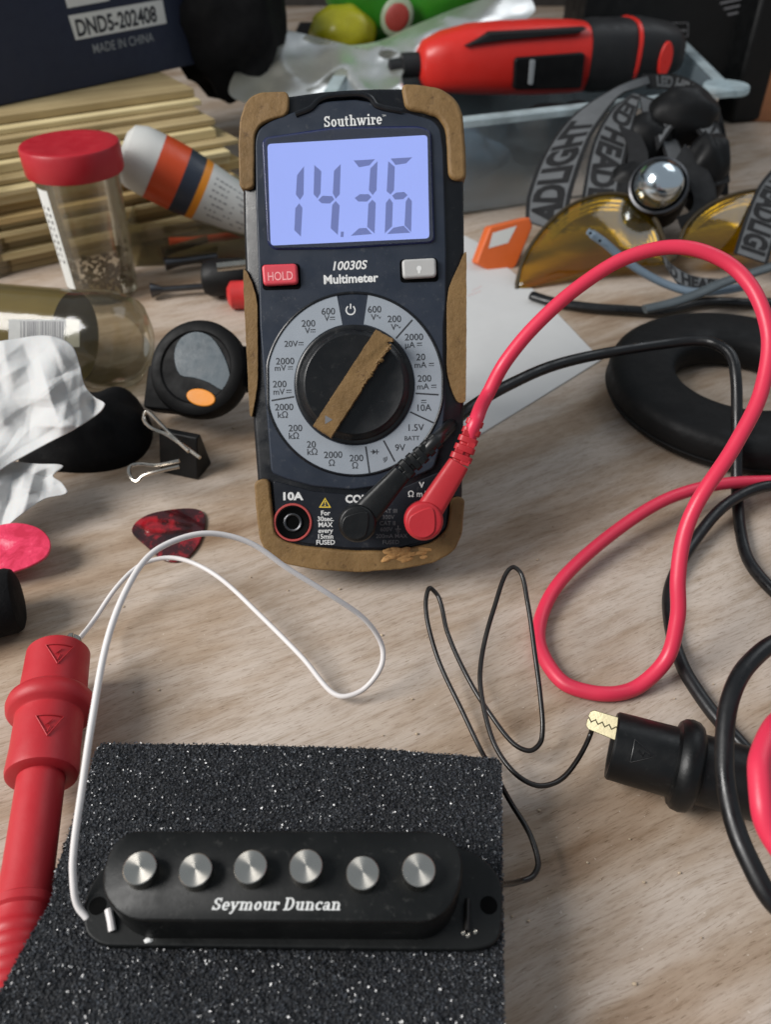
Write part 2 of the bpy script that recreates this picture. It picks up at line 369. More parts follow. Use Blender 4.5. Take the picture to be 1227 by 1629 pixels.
# ------------------------------------------------------------------ lettering
_tc = {}
def glyphs(s, bold=0.0):
    k = (s, bold)
    if k in _tc: return _tc[k]
    cu = bpy.data.curves.new('t', 'FONT'); cu.body = s; cu.size = 1; cu.resolution_u = 3; cu.offset = bold; cu.fill_mode = 'FRONT'
    o = bpy.data.objects.new('t', cu); COL.objects.link(o)
    dg = bpy.context.evaluated_depsgraph_get(); me = bpy.data.meshes.new_from_object(o.evaluated_get(dg))
    v = [(p.co.x, p.co.y) for p in me.vertices]; f = [tuple(p.vertices) for p in me.polygons]
    bpy.data.objects.remove(o); bpy.data.curves.remove(cu); bpy.data.meshes.remove(me)
    _tc[k] = (v, f); return _tc[k]
_cap = max(y for x, y in glyphs('H')[0])
def text(mb, fr, s, px, py, cap, z, ang=0, width=None, bold=0.0, shear=0.0):
    """flat letters centred on the point a sight line meets; cap = capital height in photo pixels there"""
    v, f = glyphs(s, bold); x0 = min(p[0] for p in v); x1 = max(p[0] for p in v)
    k = fr.mmpx(px, py, z); sy = cap*k/_cap; sx = (width*k/(x1-x0)) if width else sy
    cx, cy = fr.hit(px, py, z); c, sn = math.cos(R(ang)), math.sin(R(ang)); out = []
    for x, y in v:
        X = (x-(x0+x1)/2)*sx + shear*(y-_cap/2)*sy; Y = (y-_cap/2)*sy
        out.append(fr.w(cx + X*c - Y*sn, cy + X*sn + Y*c, z))
    mb.add(out, f)
def pxpoly(fr, pts, z=0.0): return [fr.hit(x, y, z) for x, y in pts]
def mark(mb, fr, pts, z): mb.sheet(fr, pxpoly(fr, pts, z), z)
def dc(mb, fr, px, py, w, z):
    mark(mb, fr, [(px-w/2, py-1.9), (px+w/2, py-2.3), (px+w/2, py-.8), (px-w/2, py-.4)], z)
    for k in range(3):
        a = px - w/2 + k*w*.37; mark(mb, fr, [(a, py+1.6), (a+w*.25, py+1.4), (a+w*.25, py+2.8), (a, py+3.0)], z)
def ac(mb, fr, px, py, w, z):
    N = 10; top = [(px-w/2+w*i/N, py-2.2*math.sin(2*math.pi*i/N)-.8) for i in range(N+1)]
    mark(mb, fr, top + [(x, y+1.7) for x, y in reversed(top)], z)

# slab-serif wordmarks: strokes in a unit box (cap height 1, x-height .68)
def _bar(x0, y0, x1, y1, w):
    d = Vector((x1-x0, y1-y0)); n = Vector((-d.y, d.x)).normalized()*(w/2)
    return [(x0+n.x, y0+n.y), (x0-n.x, y0-n.y), (x1-n.x, y1-n.y), (x1+n.x, y1+n.y)]
def _arc(cx, cy, rx, ry, a0, a1, w, n=10, h=None):
    h = w*.62 if h is None else h
    o = [(cx+(rx+w/2)*math.cos(R(a0+(a1-a0)*i/n)), cy+(ry+h/2)*math.sin(R(a0+(a1-a0)*i/n))) for i in range(n+1)]
    q = [(cx+(rx-w/2)*math.cos(R(a0+(a1-a0)*i/n)), cy+(ry-h/2)*math.sin(R(a0+(a1-a0)*i/n))) for i in range(n+1)]
    return [[o[i], o[i+1], q[i+1], q[i]] for i in range(n)]
def _slab(x, y, w=.34, t=.11): return [(x-w/2, y), (x+w/2, y), (x+w/2, y+t), (x-w/2, y+t)]
B = .19
def _stem(x, y0, y1): return [(x-B/2, y0), (x+B/2, y0), (x+B/2, y1), (x-B/2, y1)]
GL = {
 'S': (.74, _arc(.36,.73,.2,.2,20,270,B)+_arc(.36,.27,.22,.2,-160,90,B)+[_bar(.6,.66,.6,.98,.1), _bar(.1,.02,.1,.34,.1)]),
 'D': (.90, [_stem(.22,0,1), _slab(.2,0), _slab(.2,.89), _bar(.2,.95,.45,.95,.1), _bar(.2,.05,.45,.05,.1)]+_arc(.42,.5,.3,.45,-90,90,B)),
 'o': (.68, _arc(.34,.34,.2,.29,0,360,B,18)),
 'c': (.60, _arc(.34,.34,.2,.29,45,320,B,14)+[_bar(.52,.45,.52,.66,.1)]),
 'e': (.64, _arc(.34,.34,.2,.29,0,320,B,14)+[_bar(.16,.34,.6,.34,.1)]),
 'a': (.68, _arc(.27,.2,.15,.16,0,360,.15,14)+[_stem(.48,.05,.5), _slab(.56,0,.26)]+_arc(.32,.46,.16,.17,10,170,.15,8)),
 'u': (.78, [_stem(.22,.2,.68), _slab(.17,.57,.28), _stem(.58,0,.68), _slab(.53,.57,.28), _slab(.64,0,.26)]+_arc(.4,.22,.18,.17,180,360,.15,8)),
 'n': (.80, [_stem(.22,0,.68), _slab(.22,0), _slab(.17,.57,.28), _stem(.6,0,.44), _slab(.6,0)]+_arc(.41,.43,.19,.2,0,160,.15,8)),
 'm': (1.16, [_stem(.22,0,.68), _slab(.22,0,.3), _slab(.17,.57,.28), _stem(.58,0,.44), _slab(.58,0,.3), _stem(.94,0,.44), _slab(.94,0,.3)]+_arc(.4,.43,.18,.2,0,160,.15,8)+_arc(.76,.43,.18,.2,0,160,.15,8)),
 'h': (.80, [_stem(.22,0,1), _slab(.22,0), _slab(.17,.89,.28), _stem(.6,0,.44), _slab(.6,0)]+_arc(.41,.43,.19,.2,0,160,.15,8)),
 'r': (.58, [_stem(.22,0,.68), _slab(.24,0,.38), _slab(.17,.57,.28), _bar(.48,.44,.48,.64,.16)]+_arc(.4,.42,.16,.2,50,150,.14,6)),
 't': (.52, [_stem(.22,.14,.88), _slab(.25,.56,.44)]+_arc(.36,.16,.14,.13,180,300,.14,6)),
 'i': (.42, [_stem(.22,0,.68), _slab(.22,0), _slab(.17,.57,.28), _stem(.22,.8,.98)]),
 'w': (1.06, [_bar(.14,.66,.34,.02,.18), _bar(.34,.02,.53,.6,.12), _bar(.53,.6,.72,.02,.18), _bar(.72,.02,.92,.66,.12), _slab(.14,.57,.3), _slab(.53,.57,.26), _slab(.92,.57,.28)]),
 'y': (.74, [_bar(.16,.66,.38,.06,.18), _bar(.62,.66,.28,-.24,.12), _slab(.16,.57,.3), _slab(.6,.57,.28), _bar(.14,-.2,.3,-.24,.14)]),
 ' ': (.34, []),
}
def wordmark(mb, fr, s, px0, px1, py, cap, z, ang=0, shear=0.0):
    tot = sum(GL[c][0] for c in s); cx, cy = fr.hit((px0+px1)/2, py, z); k = fr.mmpx((px0+px1)/2, py, z)
    sx = (px1-px0)*k/tot; sy = cap*k; x = -tot/2; c, sn = math.cos(R(ang)), math.sin(R(ang)); j = 0
    for ch in s:
        for poly in GL[ch][1]:
            q = []
            for a, b in poly:
                X = (x+a)*sx + shear*(b-.4)*sy; Y = (b-.4)*sy; q.append((cx+X*c-Y*sn, cy+X*sn+Y*c))
            j += 1; mb.sheet(fr, q, z + .002*(j % 23))
        x += GL[ch][0]

# ================================================================== SETTING
tb = MB(); tb.box(WORLD, -900, 900, -350, 1350, -30, 0)
tag(tb.build('table_top', M['table'], bevel=1), None, None, kind='structure')
wl = MB(); wl.box(WORLD, -1200, 1200, 1352, 1400, -30, 900)
tag(wl.build('wall', M['wall']), None, None, kind='structure')

# ================================================================== MULTIMETER
LAM = R(35); ZB = 9.0
MO = at_z(575, 908, ZB)
MF = Fr(MO, (1,0,0), (0, math.sin(LAM), math.cos(LAM)), (0, -math.cos(LAM), math.sin(LAM)))
DEEP = -30.0
def mclamp(x, y, z):                       # the bottom is cut off where the case stands on the table
    return max(y, (-ZB - z*math.sin(LAM))/math.cos(LAM) + .05)
meter = thing('multimeter', (MO.x, MO.y+12, 0), 'tan and black digital multimeter leaning back, its blue lit screen reading 14.36', 'multimeter')
OUT = [(383,300),(381,230),(384,190),(394,163),(412,151),(460,148),(510,141),(550,138),(600,136),(640,136),(672,138),(702,144),(724,160),(735,182),(740,240),(742,300),(743,440),(743,600),(741,700),(739,800),(734,850),(720,876),(690,893),(640,903),(575,908),(510,905),(462,897),(432,884),(416,862),(410,820),(406,760),(400,680),(395,600),(390,520),(387,440),(384,360)]
def inset(fr, pts, mm_, z=0):
    q = pxpoly(fr, pts, z); cx = sum(p[0] for p in q)/len(q); cy = sum(p[1] for p in q)/len(q)
    xs = [p[0] for p in q]; ys = [p[1] for p in q]; hx = (max(xs)-min(xs))/2; hy = (max(ys)-min(ys))/2
    return [(cx+(x-cx)*(hx-mm_)/hx, cy+(y-cy)*(hy-mm_)/hy) for x, y in q]
sh = MB(); rings = []
for ins, z in ((1.9, 0), (1.0, -.5), (.6, -1.6), (.5, -8), (.7, -22), (1.5, -27), (4, DEEP)):
    rings.append([MF.w(x, mclamp(x, y, z), z) for x, y in reversed(inset(MF, OUT, ins))])
sh.loft(rings[::-1]); sh.build('case', M['grip'], meter, smooth=50)
def tanpiece(pts, z1=.9, seed=0):
    q = pxpoly(MF, pts); P = round_poly(q, 2.2, 5); mb = MB(); dense = []
    for i in range(len(P)):                                     # slightly nicked, worn edge
        a, b = Vector(P[i]), Vector(P[(i+1) % len(P)]); n = max(1, int((b-a).length/1.6)); nn = Vector((-(b-a).y, (b-a).x)).normalized()
        for k in range(n):
            p = a.lerp(b, k/n) + nn*.14*noise.noise(Vector((a.x*.5+k*.8, a.y*.5, seed))); dense.append((p.x, p.y))
    mb.prism(MF, dense, DEEP+1.5, z1, mclamp); return mb
TP = [
 [(461,148),(459,186),(432,192),(414,201),(406,216),(405,303),(382,303),(380,230),(383,190),(393,162),(411,150)],
 [(638,135),(645,176),(680,182),(697,188),(709,206),(714,287),(742,289),(741,240),(736,181),(725,159),(703,143),(672,137)],
 [(388,426),(396,438),(405,460),(410,482),(411,600),(408,630),(401,664),(398,660),(395,600),(391,520),(388,450)],
 [(742,396),(729,425),(715,455),(711,480),(711,590),(718,620),(729,642),(741,640),(742,520)],
 [(405,764),(429,760),(434,810),(438,848),(452,860),(480,868),(553,876),(634,876),(690,862),(712,840),(718,790),(740,790),(735,850),(721,878),(690,895),(640,905),(575,910),(510,907),(462,899),(431,886),(415,863),(409,820)],
]
for i, p in enumerate(TP): tanpiece(p, [1.5,1.5,1.1,1.1,1.6][i], i*3.1).build('rubber_bumper', M['tan'], meter, smooth=60, bevel=1.1, segs=4)
gouge = MB()                                                    # torn rubber at the bottom corner
for k in range(26):
    px, py = 612+random.random()*66, 874+random.random()*18
    x, y = MF.hit(px, py, 1.7); s_ = .5+random.random()*1.0
    gouge.ellipsoid(None, s_*1.7, s_*.7, s_*.55, 10, 6, Fr(MF.w(x, y, 1.3), MF.x+MF.y*random.uniform(-.3,.4), MF.y, MF.z), .5, random.random())
gouge.build('torn_rubber', mat('torn_tan', 'b08552', .8, var=.3, vscale=300), meter)

FP = [(406,225),(412,207),(430,195),(464,181),(495,171),(520,163),(565,160),(590,164),(610,173),(646,180),(688,192),(701,206),(706,240),(710,400),(710,480),(706,520),(706,580),(709,640),(704,700),(690,745),(640,768),(560,779),(500,774),(455,762),(432,752),(428,700),(420,600),(414,520),(412,440),(408,330)]
fp = MB(); fp.prism(MF, round_poly(pxpoly(MF, FP), 1.5), -1, 1.0); fp.build('face_plate', M['face'], meter, bevel=.5)
jp = MB(); jp.prism(MF, round_poly(pxpoly(MF, [(434,764),(500,782),(560,787),(640,776),(700,750),(716,790),(710,840),(688,858),(632,872),(553,872),(482,864),(455,856),(440,844)]), 1.2), -1, .45); jp.build('jack_panel', M['shell'], meter, bevel=.3)
def z5(pts): return [(380+x/3.229, 120+y/3.229) for x, y in pts]
def z6(x, y): return (390+x/3.229, 440+y/3.229)
def z7(x, y): return (390+x/3.0675, 640+y/3.0675)
rg_ = MB(); rg_.tube(smooth_path([MF.w(*MF.hit(*p, 1.2), 1.0) for p in [(470,182),(494,172),(506,160),(522,153),(550,150),(575,150),(590,156),(600,168),(640,177)]], 6), .9, 10); rg_.build('hang_ridge', M['grip'], meter)
scr = MB(); scr.prism(MF, round_poly(pxpoly(MF, z5([(122,350),(140,325),(500,272),(930,268),(988,292),(1006,848),(985,866),(500,897),(180,900),(150,868)])), 2), 0, 1.45)
lcd = scr.build('display', M['bezel'], meter, bevel=.35)
sc2 = MB(); sc2.prism(MF, round_poly(pxpoly(MF, z5([(150,362),(968,316),(978,843),(167,880)])), 1.2), 1.0, 1.55); sc2.build('lit_screen', M['lcd'], lcd)
SEG = [[(335,466),(299,512),(293,612),(314,640),(333,612)],[(310,657),(327,680),(319,828),(285,795),(290,682)],
 [(388,460),(424,492),(420,605),(404,632),(384,610)],[(524,455),(519,610),(498,634),(483,605),(489,490)],[(408,640),(430,618),(480,620),(490,638),(468,658),(425,657)],[(498,645),(518,668),(509,820),(472,785),(480,665)],
 [(524,802),(540,802),(538,830),(523,830)],
 [(590,437),(700,430),(672,462),(618,472)],[(713,440),(708,590),(688,615),(668,590),(676,478)],[(595,630),(622,610),(668,610),(682,625),(660,648),(615,648)],[(686,638),(704,655),(698,812),(660,778),(666,660)],[(618,785),(655,783),(685,815),(575,824)],
 [(780,427),(892,420),(860,452),(806,460)],[(768,440),(802,470),(798,590),(780,612),(760,595)],[(788,618),(808,602),(850,598),(868,615),(845,636),(803,638)],[(775,630),(792,655),(788,775),(750,812),(756,655)],[(872,625),(890,645),(886,805),(852,770),(858,648)],[(795,782),(848,772),(882,808),(762,815)]]
dg = MB()
for s_ in SEG: mark(dg, MF, z5(s_), 1.62)
dg.build('digits', M['seg'], lcd, smooth=0)

sc3 = MB(); sc3.prism(MF, round_poly(pxpoly(MF, z5([(132,352),(142,332),(500,282),(928,278),(980,300),(998,846),(980,860),(500,889),(182,892),(156,862)])), 2), 1.75, 1.95); sc3.build('screen_cover', clear('screen_plastic', (.95,.96,.98), .05, .12, haze=.015), lcd)
def button(name, pts, m):
    mb = MB(); mb.prism(MF, round_poly(pxpoly(MF, pts), 1.3), .5, 2.9); return mb.build(name, m, meter, bevel=.7, segs=3)
for pts in ([(415,421),(477,419),(479,460),(418,462)], [(636,413),(696,410),(698,448),(637,450)]):
    bw = MB(); bw.prism(MF, round_poly(pxpoly(MF, pts, 1.0), 1.3), .8, 1.08); bw.build('button_surround', M['hole'], meter)
b1 = button('hold_button', [(418,424),(474,422),(476,454),(421,457)], M['redbtn'])
t_ = MB(); text(t_, MF, 'HOLD', 446, 439, 13, 2.95, 2.5, 40, .01); t_.build('lettering', M['redprint'], b1, smooth=0)
b2 = button('backlight_button', [(639,416),(693,413),(694,443),(641,446)], M['greybtn'])
t_ = MB(); q = MF.hit(667, 427, 2.95); t_.sheet(MF, circ(q[0], q[1], .75, .8, 16), 2.95); t_.box(MF, q[0]-.35, q[0]+.35, q[1]-1.5, q[1]-.6, 2.94, 2.96); t_.build('bulb_icon', M['white'], b2, smooth=0)

pr = MB()
wordmark(pr, MF, 'Southwire', 515, 608, 193, 17, 1.06, 3)
text(pr, MF, 'TM', 611, 184, 3, 1.06, 3)
pr.build('brand_lettering', M['white'], meter, smooth=0); pr = MB()
text(pr, MF, '10030S', 557.5, 422, 13, 1.06, 2.5, 53, .022, .22); text(pr, MF, 'Multimeter', 558.5, 443, 13, 1.06, 2.5, 87, .03)
pr.build('model_lettering', M['white'], meter, smooth=0)

# dial
KC = MF.hit(564, 612.5, 1.0); kpx = MF.mmpx(564, 612, 1.0); RO = 139*kpx; RI = 96*kpx
xr = MF.hit(703, 600, 1.0)[0]; xl = MF.hit(428, 600, 1.0)[0]
dl = MB(); N = 160; fs = []; vs = []
for i in range(N):
    t = 2*math.pi*i/N; c, s_ = math.cos(t), math.sin(t); ro = RO*1.02
    x, y = KC[0]+ro*c*.985, KC[1]+ro*s_
    x = min(max(x, xl), xr)
    vs += [MF.w(x, y, 1.12), MF.w(KC[0]+RI*c, KC[1]+RI*s_, 1.12)]
for i in range(N):
    j = (i+1) % N
    ang = math.degrees(2*math.pi*(i+.5)/N)
    if 80.5 < ang < 100.8: continue
    fs.append((2*i, 2*j, 2*j+1, 2*i+1))
dl.add(vs, fs); dial = dl.build('dial_ring', M['ringgrey'], meter, smooth=0)
rim = MB(); rim.tube([MF.w(min(max(KC[0]+RO*1.035*math.cos(t)*.985, xl-.4), xr+.3), KC[1]+RO*1.035*math.sin(t), 1.0) for t in [2*math.pi*i/120 for i in range(121)]], .45, 8, False)
rim.build('dial_rim', M['grip'], meter)
lt = MB(); Z = 1.17
def rt(s, x, y, cap=10.2, **k): text(lt, MF, s, *z6(x, y), cap, Z, k.pop('ang', 1.2), k.pop('width', None), .008)
def rdc(x, y, w=8): dc(lt, MF, *z6(x, y), w, Z)
for s_, x, y in [('600',427,178),('200',325,240),('2000',205,434),('200',177,552),('2000',200,670),('200',258,778),('20',340,862),('2000',452,915),('200',572,932),('1.5V',880,775),('9V',797,878),('10A',922,673),('200',922,523),('20',903,413),('2000',868,310),('200',767,217),('600',665,168)]: rt(s_, x, y)
for s_, x, y in [('V',420,213),('V',320,277),('20V',236,345),('mV',181,469),('mV',174,591),('mA',915,564),('mA',902,453),('µA',848,350)]: rt(s_, x, y, 9.2)
for s_, x, y in [('kΩ',193,710),('kΩ',250,818),('kΩ',345,900),('Ω',445,957),('Ω',565,970)]: rt(s_, x, y, 9.6)
rt('V', 660, 208, 9.2); rt('V', 763, 259, 9.2); rt('BATT', 858, 830, 6.8)
for x, y in ((448,213),(348,277),(286,343),(232,468),(224,588),(970,562),(958,450),(896,346)): rdc(x, y)
rdc(918, 640, 8)
for x, y in ((686,206),(788,256)): ac(lt, MF, *z6(x, y), 7, Z)
px, py = z6(668, 900)
mark(lt, MF, [(px-4,py-4),(px+2,py),(px-4,py+4)], Z); mark(lt, MF, [(px+2,py-4),(px+3.4,py-4),(px+3.4,py+4),(px+2,py+4)], Z); mark(lt, MF, [(px-7,py-.7),(px-4,py-.7),(px-4,py+.7),(px-7,py+.7)], Z); mark(lt, MF, [(px+3.4,py-.7),(px+6,py-.7),(px+6,py+.7),(px+3.4,py+.7)], Z)
px, py = z6(706, 932); q = MF.hit(px, py, Z); k = MF.mmpx(px, py, Z)
for r_ in (2.2, 4.6, 7):
    for a in _arc(q[0], q[1], r_*k, r_*k, -70, 20, 1.2*k, 6, 1.2*k): lt.sheet(MF, a, Z)
for a, b in (((860,222),(775,318)), ((995,607),(876,600)), ((970,752),(848,695)), ((770,950),(712,842)), ((640,1010),(620,872)), ((135,637),(252,617))):
    p, q = Vector(z6(*a)), Vector(z6(*b)); n = Vector((-(q-p).y, (q-p).x)).normalized()*1.3
    mark(lt, MF, [tuple(p+n), tuple(q+n), tuple(q-n), tuple(p-n)], Z-.02)
lt.build('dial_lettering', M['inkdark'], dial, smooth=0)
pw = MB(); px, py = z6(542, 172); q = MF.hit(px, py, 1.06); k = MF.mmpx(px, py)
for a in _arc(q[0], q[1], 7*k, 7*k, 125, 415, 2*k, 16, 2*k): pw.sheet(MF, a, 1.06)
mark(pw, MF, [(px-1,py-10),(px+1,py-10),(px+1,py-2),(px-1,py-2)], 1.06); pw.build('power_icon', M['white'], meter, smooth=0)

KF = Fr(MF.w(KC[0], KC[1], 0), MF.x, MF.y, MF.z)
kn = MB(); r9 = 94*kpx
kn.lathe(KF, [(r9, .8), (r9, 1.7), (r9-.5, 2.0), (r9-1.2, 1.9), (r9-1.6, 2.2), (r9-2.3, 3.6), (r9-3.2, 4.1), (r9-5.0, 3.7), (r9-9, 3.4), (.3, 3.3)], 96)
knob = kn.build('dial_knob', M['knob'], meter, smooth=40)
BT = 8.2
bar_px = [z6(672,270), z6(768,322), z6(440,828), z6(347,766)]
bp_ = pxpoly(MF, bar_px, BT); bp2 = []
for i in range(4):
    a, b = Vector(bp_[i]), Vector(bp_[(i+1) % 4]); n = int((b-a).length/.55)
    nn = Vector((-(b-a).y, (b-a).x)).normalized()
    for k_ in range(n):
        t = k_/n; p = a.lerp(b, t); w_ = .18*noise.noise(Vector((p.x*1.1, p.y*1.1, 4)))
        if i == 1 and t < .5: w_ -= abs(noise.noise(Vector((p.x*.9, p.y*.9, 1))))*2.2*(1-t*1.6)     # chewed edge
        p = p - nn*w_*(-1 if True else 1); bp2.append((p.x, p.y))
pb = MB(); base = [tuple(p) for p in bp2]
cxb = sum(p[0] for p in bp2)/len(bp2); cyb = sum(p[1] for p in bp2)/len(bp2)
def scl(k): return [(cxb+(x-cxb)*k, cyb+(y-cyb)*k) for x, y in bp2]
a2 = sum(bp2[i-1][0]*bp2[i][1]-bp2[i][0]*bp2[i-1][1] for i in range(len(bp2)))
ordr = (lambda L: L if a2 > 0 else L[::-1])
pb.loft([[MF.w(x, y, z) for x, y in ordr(scl(k_))] for k_, z in ((1.02, 2.6), (1.01, 6.5), (1.0, BT-.4), (.975, BT))])
bar = pb.build('pointer_bar', M['tan'], knob, smooth=50)
ch = MB()                                                       # chewed crumbs of rubber at the bar's upper end
for k in range(34):
    t = random.random()**1.5*.45; a, b = Vector(bp_[1]), Vector(bp_[2]); p = a.lerp(b, t+.04); c_ = Vector((cxb, cyb))
    p = p + (c_ - p).normalized()*random.uniform(.2, 2.4); s_ = random.uniform(.25, .8)
    ch.ellipsoid(None, s_*1.3, s_*.8, s_*.6, 8, 5, Fr(MF.w(p.x, p.y, BT-.3), MF.x+MF.y*random.uniform(-1,1), MF.y, MF.z), .6, random.random())
ch.build('torn_edge', M['tan'], bar)
px, py = z6(424, 735); ar = MB(); mark(ar, MF, [(px-4,py-7),(px+8,py),(px-4,py+7)], BT+.05); ar.build('arrow_mark', M['dimprint'], bar, smooth=0)

# jack panel print and sockets
jw = MB(); jd = MB(); jy = MB(); Z = .52
def jt(mb, s, x, y, cap, width=None, bold=.015): text(mb, MF, s, *z7(x, y), cap, Z, .4, width, bold)
jt(jw, '10A', 235, 458, 11.5, 32, .04); jt(jw, 'COM', 548, 471, 11.5, 38, .04); jt(jw, 'V', 862, 403, 9); jt(jw, 'Ω mA', 846, 447, 9)
for i, s_ in enumerate(('For', '30sec.', 'MAX', 'every', '15min', 'FUSED')): jt(jw, s_, 393, 540+i*28.6, 7.2, None, .02)
for s_, x, y in (('CAT III', 700, 530), ('300V', 700, 560), ('CAT II', 695, 590), ('600V', 690, 620), ('200mA MAX', 716, 652), ('FUSED', 712, 682)): jt(jd, s_, x, y, 6.4, None, .005)
px, py = z7(747, 620); 
for w_, dy in ((9, 2), (6, 5), (3, 8)): mark(jd, MF, [(px-w_/2,py+dy-3),(px+w_/2,py+dy-3),(px+w_/2,py+dy-1.8),(px-w_/2,py+dy-1.8)], Z)
mark(jd, MF, [(px-.7,py-6),(px+.7,py-6),(px+.7,py-1),(px-.7,py-1)], Z)
px, py = z7(390, 491); mark(jy, MF, [(px,py-8.5),(px+9.5,py+7.5),(px-9.5,py+7.5)], Z)
jy.build('warning_triangle', M['yellow'], meter, smooth=0)
jb = MB(); mark(jb, MF, [(px,py-5.5),(px+6.6,py+5.8),(px-6.6,py+5.8)], Z+.03); jb.build('warning_triangle_field', M['inkdark'], meter, smooth=0)
jb = MB(); mark(jb, MF, [(px-1.1,py-3),(px+1.1,py-3),(px+.6,py+2),(px-.6,py+2)], Z+.06); mark(jb, MF, [(px-.9,py+3),(px+.9,py+3),(px+.9,py+4.8),(px-.9,py+4.8)], Z+.06); jb.build('warning_bolt', M['yellow'], meter, smooth=0)
jw.build('jack_lettering', M['white'], meter, smooth=0); jd.build('worn_lettering', M['dimprint'], meter, smooth=0)
q = MF.hit(466, 831, .5); JF = Fr(MF.w(q[0], q[1], 0), MF.x, MF.y, MF.z); k = MF.mmpx(466, 831)
jr = MB(); jr.ringlathe(JF, [(30.5*k,.3),(30.5*k,.8),(29.7*k,1.0),(27.5*k,1.0),(26.8*k,.7),(26.8*k,.3)], 48); jack = jr.build('socket', M['redring'], meter)
jr = MB(); jr.ringlathe(JF, [(27*k,.46),(27*k,.75),(25*k,.85),(22*k,.62),(17*k,.5),(16*k,.46)], 48); jr.lathe(JF, [(16.5*k,.3),(16.5*k,.49)], 32); jr.build('socket_well', M['hole'], jack)  # shallow well: its dark depth is put in as near-black colour
jr = MB(); jr.ringlathe(JF, [(14.5*k,.45),(14.5*k,.95),(13*k,1.05),(11*k,.9),(10.5*k,.45)], 40); jr.build('socket_sleeve', M['steel'], jack)
st = MB(); st.prism(MF, round_poly([(-18, 20), (18, 20), (16, 95), (-16, 95)], 4), DEEP-3, DEEP-.2); st.build('back_plate', M['grip'], meter)
kl = MB(); a_ = MF.w(0, 92, DEEP-2); kl.loft([[Vector((x, y, z)) for x, y, z in ((MO.x-16, a_.y, a_.z), (MO.x+16, a_.y, a_.z), (MO.x+16, a_.y+3, a_.z), (MO.x-16, a_.y+3, a_.z))], [Vector((x, y, z)) for x, y, z in ((MO.x-18, a_.y+38, 0), (MO.x+18, a_.y+38, 0), (MO.x+18, a_.y+41, 0), (MO.x-18, a_.y+41, 0))]]); kl.build('stand', M['grip'], meter)

# ================================================================== TEST LEADS
def plug(parent, m, head, body_end, rib_end, hr, w0, w1, zc):
    """right-angle banana plug: round head, tapered flat body, ribbed strain relief; returns the cable start"""
    hx, hy = MF.hit(*head, zc); k = MF.mmpx(*head, zc); HF = Fr(MF.w(hx, hy, 0), MF.x, MF.y, MF.z); r = hr*k
    bx, by = MF.hit(*body_end, zc); rx, ry = MF.hit(*rib_end, zc)
    d = Vector((bx-hx, by-hy)).normalized(); n = Vector((-d.y, d.x)); L = Vector((bx-hx, by-hy)).length
    mb = MB()
    mb.lathe(HF, [(r*.8, .5), (r*.82, zc-6), (r, zc-5), (r, zc+1.6), (r-.5, zc+2.4), (r-1.2, zc+2.6), (.2, zc+2.5)], 40)
    def ring(s, w, h, c0): 
        cx, cy = hx+d.x*s, hy+d.y*s; out = []
        for i in range(20):
            t = 2*math.pi*i/20; ex = .45
            a = math.copysign(abs(math.cos(t))**ex, math.cos(t))*w; b = math.copysign(abs(math.sin(t))**ex, math.sin(t))*h
            out.append(MF.w(cx+n.x*a, cy+n.y*a, c0+b))
        return out
    mb.loft([ring(0, w0*k*.86, 3.6, zc-2), ring(L*.35, w0*k*.8, 3.6, zc-2), ring(L*.8, w1*k*1.08, 3.3, zc-1.5), ring(L, w1*k, 3.0, zc-1.2)])
    body = mb.build('plug', m, parent, smooth=40, bevel=.25)
    td = MB(); N = 28; teardrop = []
    for i in range(N):
        t = 2*math.pi*i/N; rr = r*.74
        x, y = rr*math.cos(t), rr*math.sin(t)
        if x > 0: y *= 1 - .45*(x/rr); x *= 1.28
        teardrop.append((hx + d.x*x + n.x*y - d.x*.8, hy + d.y*x + n.y*y - d.y*.8))
    td.prism(MF, teardrop, zc+2.2, zc+2.95); td.build('finger_pad', m, body, bevel=.35)
    rb = MB(); RL = Vector((rx-bx, ry-by)).length; d2 = Vector((rx-bx, ry-by)).normalized(); n2 = Vector((-d2.y, d2.x))
    def ring2(s, w, h):
        cx, cy = bx+d2.x*s, by+d2.y*s
        return [MF.w(cx+n2.x*w*math.copysign(abs(math.cos(t))**.5, math.cos(t)), cy+n2.y*w*math.copysign(abs(math.cos(t))**.5, math.cos(t)), zc-1.1+h*math.copysign(abs(math.sin(t))**.5, math.sin(t))) for t in (2*math.pi*i/16 for i in range(16))]
    nr = 5; prof = []
    for i in range(nr):
        s0 = RL*i/nr; wi = w1*k*(1.05-.28*i/nr); prof += [(s0+.02, wi*.72), (s0+RL/nr*.32, wi*.72), (s0+RL/nr*.34, wi), (s0+RL/nr*.98, wi)]
    rb.loft([ring2(s, w, w*.8) for s, w in prof]); 
    for i in range(nr-1):                                       # bridges between ribs, on alternate sides
        s0 = RL*(i+.1)/nr; sg = 1 if i % 2 else -1; wi = w1*k*(1.0-.28*i/nr)
        cx, cy = bx+d2.x*s0+n2.x*wi*.45*sg, by+d2.y*s0+n2.y*wi*.45*sg
        rb.prism(MF, [(cx+d2.x*a+n2.x*b, cy+d2.y*a+n2.y*b) for a, b in ((-.3,-wi*.42),(RL/nr*.5,-wi*.42),(RL/nr*.5,wi*.42),(-.3,wi*.42))], zc-2.2, zc+.25+wi*.35)
    rb.build('strain_relief', m, parent, smooth=35, bevel=.15)
    return MF.w(rx, ry, zc-1.1)

